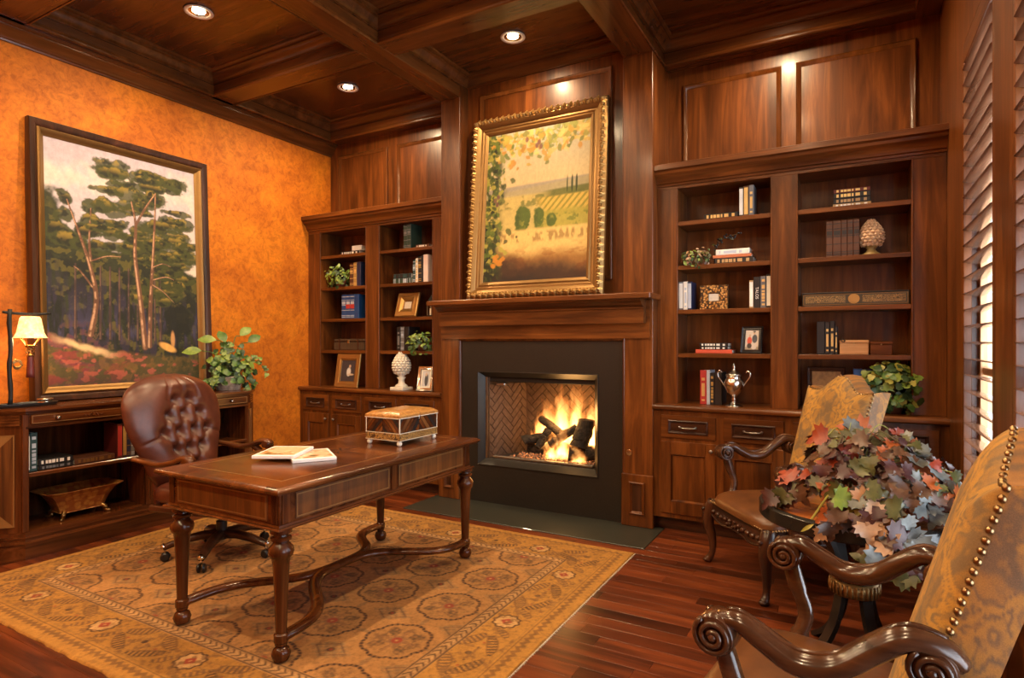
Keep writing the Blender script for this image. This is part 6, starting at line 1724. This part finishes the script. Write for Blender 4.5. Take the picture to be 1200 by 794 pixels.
lt = thing('lantern', 'small dark metal lantern at the end of a left bookcase shelf', 'lantern', (xb(503), YS+.03, S3))
lx, ly = xb(503), YS+.03
MB().box(lx-.03, lx+.03, ly-.03, ly+.03, S3, S3+.014, .003).build('base', 'iron', lt)
for sx in (-1, 1):
    for sy in (-1, 1): MB().box(lx+sx*.026-.003, lx+sx*.026+.003, ly+sy*.026-.003, ly+sy*.026+.003, S3+.014, S3+.15).build('post', 'pewter', lt)
MB().lathe([(.042,.15),(.030,.17),(.012,.19),(.006,.205)], (lx, ly, S3), 4).build('roof', 'iron', lt)
MB().lathe([(.014,.014),(.014,.08)], (lx, ly, S3), 12).build('candle', 'ivory', lt)

# ------------------------------------------------------------------ ivy plants on the shelves
def ivy(label, cx, cy, cz, rad, n, mats, size, z_floor, pot=True, seed=1, kind='ivy', clampx=None, droop=0.0, scl=(1,1,1)):
    rnd = random.Random(seed)
    t = thing('ivy_plant', label, 'plant', (cx, cy+.03, z_floor))
    if pot: MB().lathe([(rad*.30,0),(rad*.38,rad*.35),(rad*.42,rad*.55),(rad*.36,rad*.55)], (cx, cy+.03, z_floor), 16).build('pot', 'pot_brown', t, True)
    mb = MB()
    for k in range(10):
        a = rnd.uniform(0, 6.28); e = rnd.uniform(.1, 1.3)
        p = (cx+rad*.85*cos(a)*cos(e)*scl[0], cy+rad*.6*sin(a)*cos(e)*scl[1], cz+rad*.8*sin(e)*scl[2]*.7)
        mb.tube(catmull([(cx, cy+.03, z_floor+rad*.3), ((cx+p[0])/2, (cy+p[1])/2, p[2]+.01), p], 4), .0022, 4)
    o = mb.build('stems', 'vine', t); o['kind'] = 'stuff'
    V = {m: ([], []) for m in mats}
    lm = leaf_mesh(kind, 1.0, .22, .25); lv = [Vector(v.co) for v in lm.vertices]; lf = [tuple(p.vertices) for p in lm.polygons]
    for k in range(n):
        a = rnd.uniform(0, 2*pi); el = math.asin(rnd.uniform(-.75, .98)); sh = rnd.uniform(.55, 1.05)
        p = Vector((cx+rad*sh*cos(el)*cos(a)*scl[0], cy+rad*sh*cos(el)*sin(a)*scl[1], cz+rad*sh*sin(el)*scl[2]))
        if p.y > YBK-.03: p.y = YBK-.03
        if clampx: p.x = min(max(p.x, clampx[0]), clampx[1]) if p.y > YF-.02 else p.x
        if p.y > YF-.01 or not droop: p.z = max(p.z, z_floor+.012)
        nr = Vector((cos(el)*cos(a)*.6+.35, cos(el)*sin(a)*.5-.7, sin(el)*.6+.4)) + Vector((rnd.uniform(-.5,.5), rnd.uniform(-.5,.5), rnd.uniform(-.5,.5)))
        q = nr.normalized().to_track_quat('Z', 'Y') @ Matrix.Rotation(rnd.uniform(0, 6.28), 4, 'Z').to_quaternion()
        s_ = size*rnd.uniform(.7, 1.25); m = rnd.choice(mats); vv, ff = V[m]; b = len(vv)
        vv.extend([tuple(p + q @ (v*s_)) for v in lv]); ff.extend([tuple(i+b for i in f) for f in lf])
    for m, (vv, ff) in V.items():
        if vv: o = MB().add(vv, ff).build('foliage', m, t, True, recalc=False); o['kind'] = 'stuff'
    return t
GLm = ['leaf_green','leaf_green','leaf_lime','leaf_dark','leaf_lime']
ivy('round bushy ivy on left bookcase, upper shelf', XatY(397, 4.60), 4.60, S2+.10, .135, 150, ['leaf_green','leaf_lime','leaf_dark','leaf_lime'], .045, S2, True, 3, 'oval', (-4.89,-4.27), .1)
ivy('leafy ivy on left bookcase, lower shelf', XatY(493, 4.60), 4.60, S4+.06, .14, 150, ['leaf_green','leaf_lime','leaf_dark','leaf_lime'], .045, S4, True, 4, 'oval', (-4.07,-3.44), .1)
ivy('trailing variegated ivy on right bookcase shelf', XatY(816, 4.60), 4.60, S2+.045, .13, 150, ['leaf_olive','leaf_olive','leaf_lime','leaf_brown','leaf_dark','leaf_peach'], .032, S2, False, 5, 'oval', (-1.12,-.9), .1, (1.05,.5,.62))
iv = ivy('lush ivy plant on right worktop behind the armchair', XatY(1045, 4.60), 4.62, C0+.15, .20, 230, ['leaf_dark','leaf_dark','leaf_green','leaf_lime','leaf_yellow'], .06, C0, True, 6, 'ivy', (-.29,.335), .1, (.9,.75,.95))
# berry sprig above the stacked books
sp_ = thing('berry_sprig', 'thin dark berry sprig rising from the shelf ivy', 'plant', (xb(838), YS+.06, S2))
x0, z0 = xb(838), S2
pp = catmull([(x0-.02, YS+.07, S2), (x0-.01, YS+.05, S2+.13), (x0+.05, YS+.03, S2+.19), (x0+.16, YS+.02, S2+.215)], 5)
MB().tube(pp, .0025, 5).build('stem', 'vine', sp_)
rb = random.Random(9)
mb = MB()
for q in pp[5:]:
    for k in range(2): mb.ball((q[0]+rb.uniform(-.02,.02), q[1]+rb.uniform(-.02,.02), q[2]+rb.uniform(-.022,.02)), .0085, 7, 5)
o = mb.build('berries', 'black', sp_, True); o['kind'] = 'stuff'
for q in pp[4:14:2]: leaf_obj('oval', .04, rb.choice(('leaf_olive','leaf_brown')), (q[0], q[1]-.006, q[2]-.01), (.2,-1,.4), rb.uniform(0,6), sp_, rb)

# ------------------------------------------------------------------ fire: logs, embers and flames
def mk_log():
    k = NT('charred_log'); v = k.coord((1,1,1)); n = k.noise(v, 26, 5, .65, .4); n2 = k.noise(v, 6, 3)
    k.color(k.mix(k.ramp(n, [(.35,(.008,.006,.005)),(.6,(.035,.025,.018)),(.75,(.10,.08,.06))]), (.16,.08,.035), k.ramp(n2, [(.6,(0,0,0)),(.75,(.5,.5,.5))]))); k.set(Roughness=.9); k.bump(n, .9, .015); return k.m
MAKE['charred_log'] = mk_log
def mk_ember():
    k = NT('ember'); v = k.coord((1,1,1), rnd=False); n = k.noise(v, 38, 3, .6); c = k.ramp(n, [(.40,(.05,.02,.01)),(.56,(.35,.06,.015)),(.68,(.9,.30,.06))])
    k.color(k.ramp(k.noise(v, 90, 2), [(.3,(.05,.03,.02)),(.7,(.35,.22,.15))])); k.link(c, k.b.inputs['Emission Color'])
    e = k.node('ShaderNodeMath', operation='MULTIPLY'); k.link(k.ramp(n, [(.50,(0,0,0)),(.70,(1,1,1))]), e.inputs[0]); e.inputs[1].default_value = 3.0; k.link(e.outputs[0], k.b.inputs['Emission Strength']); k.set(Roughness=.8); return k.m
MAKE['ember'] = mk_ember
zf = IZ0
rnd = random.Random(2)
eb = MB()
for k in range(900):
    x = rnd.uniform(-2.70, -1.82); y = rnd.uniform(4.56, 4.93)
    if x < -2.62+(y-4.56)*.25: continue
    hz = .03*math.exp(-((y-4.74)/.12)**2); r_ = rnd.uniform(.008, .017)
    z = zf+r_*.6+rnd.uniform(0, hz)
    n = len(eb.v); pts = [(x+r_*rnd.uniform(.7,1.2)*a, y+r_*rnd.uniform(.7,1.2)*b, z+r_*rnd.uniform(.6,1.1)*c) for a, b, c in ((1,0,0),(-1,0,0),(0,1,0),(0,-1,0),(0,0,1),(0,0,-1))]
    eb.add(pts, [(0,2,4),(2,1,4),(1,3,4),(3,0,4),(2,0,5),(1,2,5),(3,1,5),(0,3,5)])
eo = eb.build('glowing_embers', 'ember', None, recalc=False); tag(eo, 'bed of glowing embers and cinders under the logs', 'embers', None, 'stuff')
tag(MB().box(-2.74, -1.80, 4.545, 4.585, zf+.0005, zf+.022, .006).build('ember_tray_lip', 'pewter', None), 'low metal lip of the ember tray across the firebox', 'grate')
def log_(p, q, r_, label, seed):
    rnd = random.Random(seed); P_, Q_ = Vector(p), Vector(q); n = 10
    pts = [P_.lerp(Q_, i/n)+Vector((rnd.uniform(-1,1), rnd.uniform(-1,1), rnd.uniform(-1,1)))*.006 for i in range(n+1)]
    o = MB().tube([tuple(a) for a in pts], [r_*rnd.uniform(.86,1.1) for _ in pts], 14).build('log', 'charred_log', None, 50)
    tag(o, label, 'log', 'burning logs in the fireplace')
log_((-2.50,4.80,zf+.075), (-1.86,4.83,zf+.085), .062, 'long charred log lying at the back of the fire', 1)
log_((-2.52,4.68,zf+.155), (-2.22,4.84,zf+.20), .040, 'charred log pointing out at the orange wall side of the fire', 2)
log_((-2.06,4.66,zf+.075), (-1.86,4.74,zf+.085), .062, 'short thick charred log at the front of the fire', 3)
log_((-1.98,4.68,zf+.14), (-1.93,4.74,zf+.36), .072, 'stubby upright charred log leaning in the fire', 4)
log_((-2.24,4.66,zf+.135), (-2.02,4.72,zf+.30), .036, 'thin slanted charred log crossing the fire', 5)
log_((-2.38,4.78,zf+.34), (-2.16,4.74,zf+.22), .036, 'charred branch on top of the fire', 6)
log_((-2.36,4.67,zf+.10), (-2.28,4.72,zf+.26), .034, 'small charred stub standing in the flames', 7)
# flames as glowing volumes, each in a tongue-shaped hull
def mk_flame():
    k = NT('flame'); k.n.remove(k.b)
    tc = k.node('ShaderNodeTexCoord'); sx = k.node('ShaderNodeSeparateXYZ'); k.link(tc.outputs['Object'], sx.inputs[0])
    # object space: unit hull, axis z 0..1, radius 1
    nz = k.node('ShaderNodeTexNoise'); nz.inputs['Scale'].default_value = 2.2; nz.inputs['Detail'].default_value = 3
    oi = k.node('ShaderNodeObjectInfo'); add = k.node('ShaderNodeVectorMath', operation='ADD'); cb = k.node('ShaderNodeCombineXYZ'); mu = k.node('ShaderNodeMath', operation='MULTIPLY'); mu.inputs[1].default_value = 31.0
    k.link(oi.outputs['Random'], mu.inputs[0]); k.link(mu.outputs[0], cb.inputs[2]); mp = k.node('ShaderNodeMapping'); mp.inputs['Scale'].default_value = (1.1,1.1,2.0)
    k.link(tc.outputs['Object'], mp.inputs[0]); k.link(mp.outputs[0], add.inputs[0]); k.link(cb.outputs[0], add.inputs[1]); k.link(add.outputs[0], nz.inputs['Vector'])
    def mth(op, a, b=None):
        x = k.node('ShaderNodeMath', operation=op)
        for i, v_ in enumerate((a, b)):
            if v_ is None: continue
            if hasattr(v_, 'is_output'): k.link(v_, x.inputs[i])
            else: x.inputs[i].default_value = v_
        return x.outputs[0]
    off = mth('SUBTRACT', nz.outputs[0], .5)
    xx = mth('ADD', sx.outputs[0], mth('MULTIPLY', off, 1.5)); yy = mth('ADD', sx.outputs[1], mth('MULTIPLY', off, .8))
    r = mth('SQRT', mth('ADD', mth('MULTIPLY', xx, xx), mth('MULTIPLY', yy, yy)))
    z = sx.outputs[2]
    env = mth('SUBTRACT', 1.0, mth('POWER', z, 1.5))          # hull radius shrinks upward
    core = mth('SUBTRACT', mth('MULTIPLY', env, .80), r)
    dens = mth('MULTIPLY', mth('MAXIMUM', core, 0.0), mth('ADD', .35, mth('MULTIPLY', nz.outputs[0], 1.1)))
    base = mth('MINIMUM', mth('MULTIPLY', z, 7.0), 1.0)
    fade = mth('SUBTRACT', 1.15, z)
    st = mth('MULTIPLY', mth('MULTIPLY', dens, base), mth('MULTIPLY', fade, FLAME))
    rp = k.node('ShaderNodeValToRGB'); e = rp.color_ramp.elements; e[0].position = .0; e[0].color = (1,.22,.02,1); e[1].position = .55; e[1].color = (1,.60,.18,1)
    k.link(dens, rp.inputs[0])
    em = k.node('ShaderNodeEmission'); k.link(rp.outputs[0], em.inputs[0]); k.link(st, em.inputs[1]); k.link(em.outputs[0], k.out.inputs['Volume'])
    return k.m
FLAME = 230.0
MAKE['flame'] = mk_flame
fire = thing('fire', 'bright yellow flames burning over the logs in the firebox', 'fire', (-2.15, 4.76, zf))
hull = MB().lathe([(.35,0.0),(.7,.02),(.98,.12),(1.0,.3),(.92,.5),(.75,.7),(.5,.88),(.25,.97),(.02,1.0)], (0,0,0), 16).mesh('flame')
hull.materials.append(M('flame'))
for x, y, z, rx, ry, h in ((-2.33,4.80,.07,.15,.09,.52), (-2.20,4.82,.10,.15,.09,.62), (-2.06,4.83,.10,.14,.08,.64), (-1.92,4.84,.08,.12,.08,.56), (-2.12,4.66,.02,.12,.07,.34), (-2.22,4.65,.01,.10,.06,.24), (-1.85,4.74,.04,.09,.07,.46), (-2.43,4.84,.10,.10,.07,.34), (-1.98,4.64,.0,.12,.05,.20)):
    o = bpy.data.objects.new('flame', hull); COL.objects.link(o); o.parent = fire; o.location = (x+2.15, y-4.76, z); o.scale = (rx, ry, h)
l = bpy.data.lights.new('fire_light', 'POINT'); l.energy = 14; l.color = (1,.48,.14); l.shadow_soft_size = .12
o = bpy.data.objects.new('fire_light', l); COL.objects.link(o); o.parent = fire; o.location = (.0, -.04, .36)
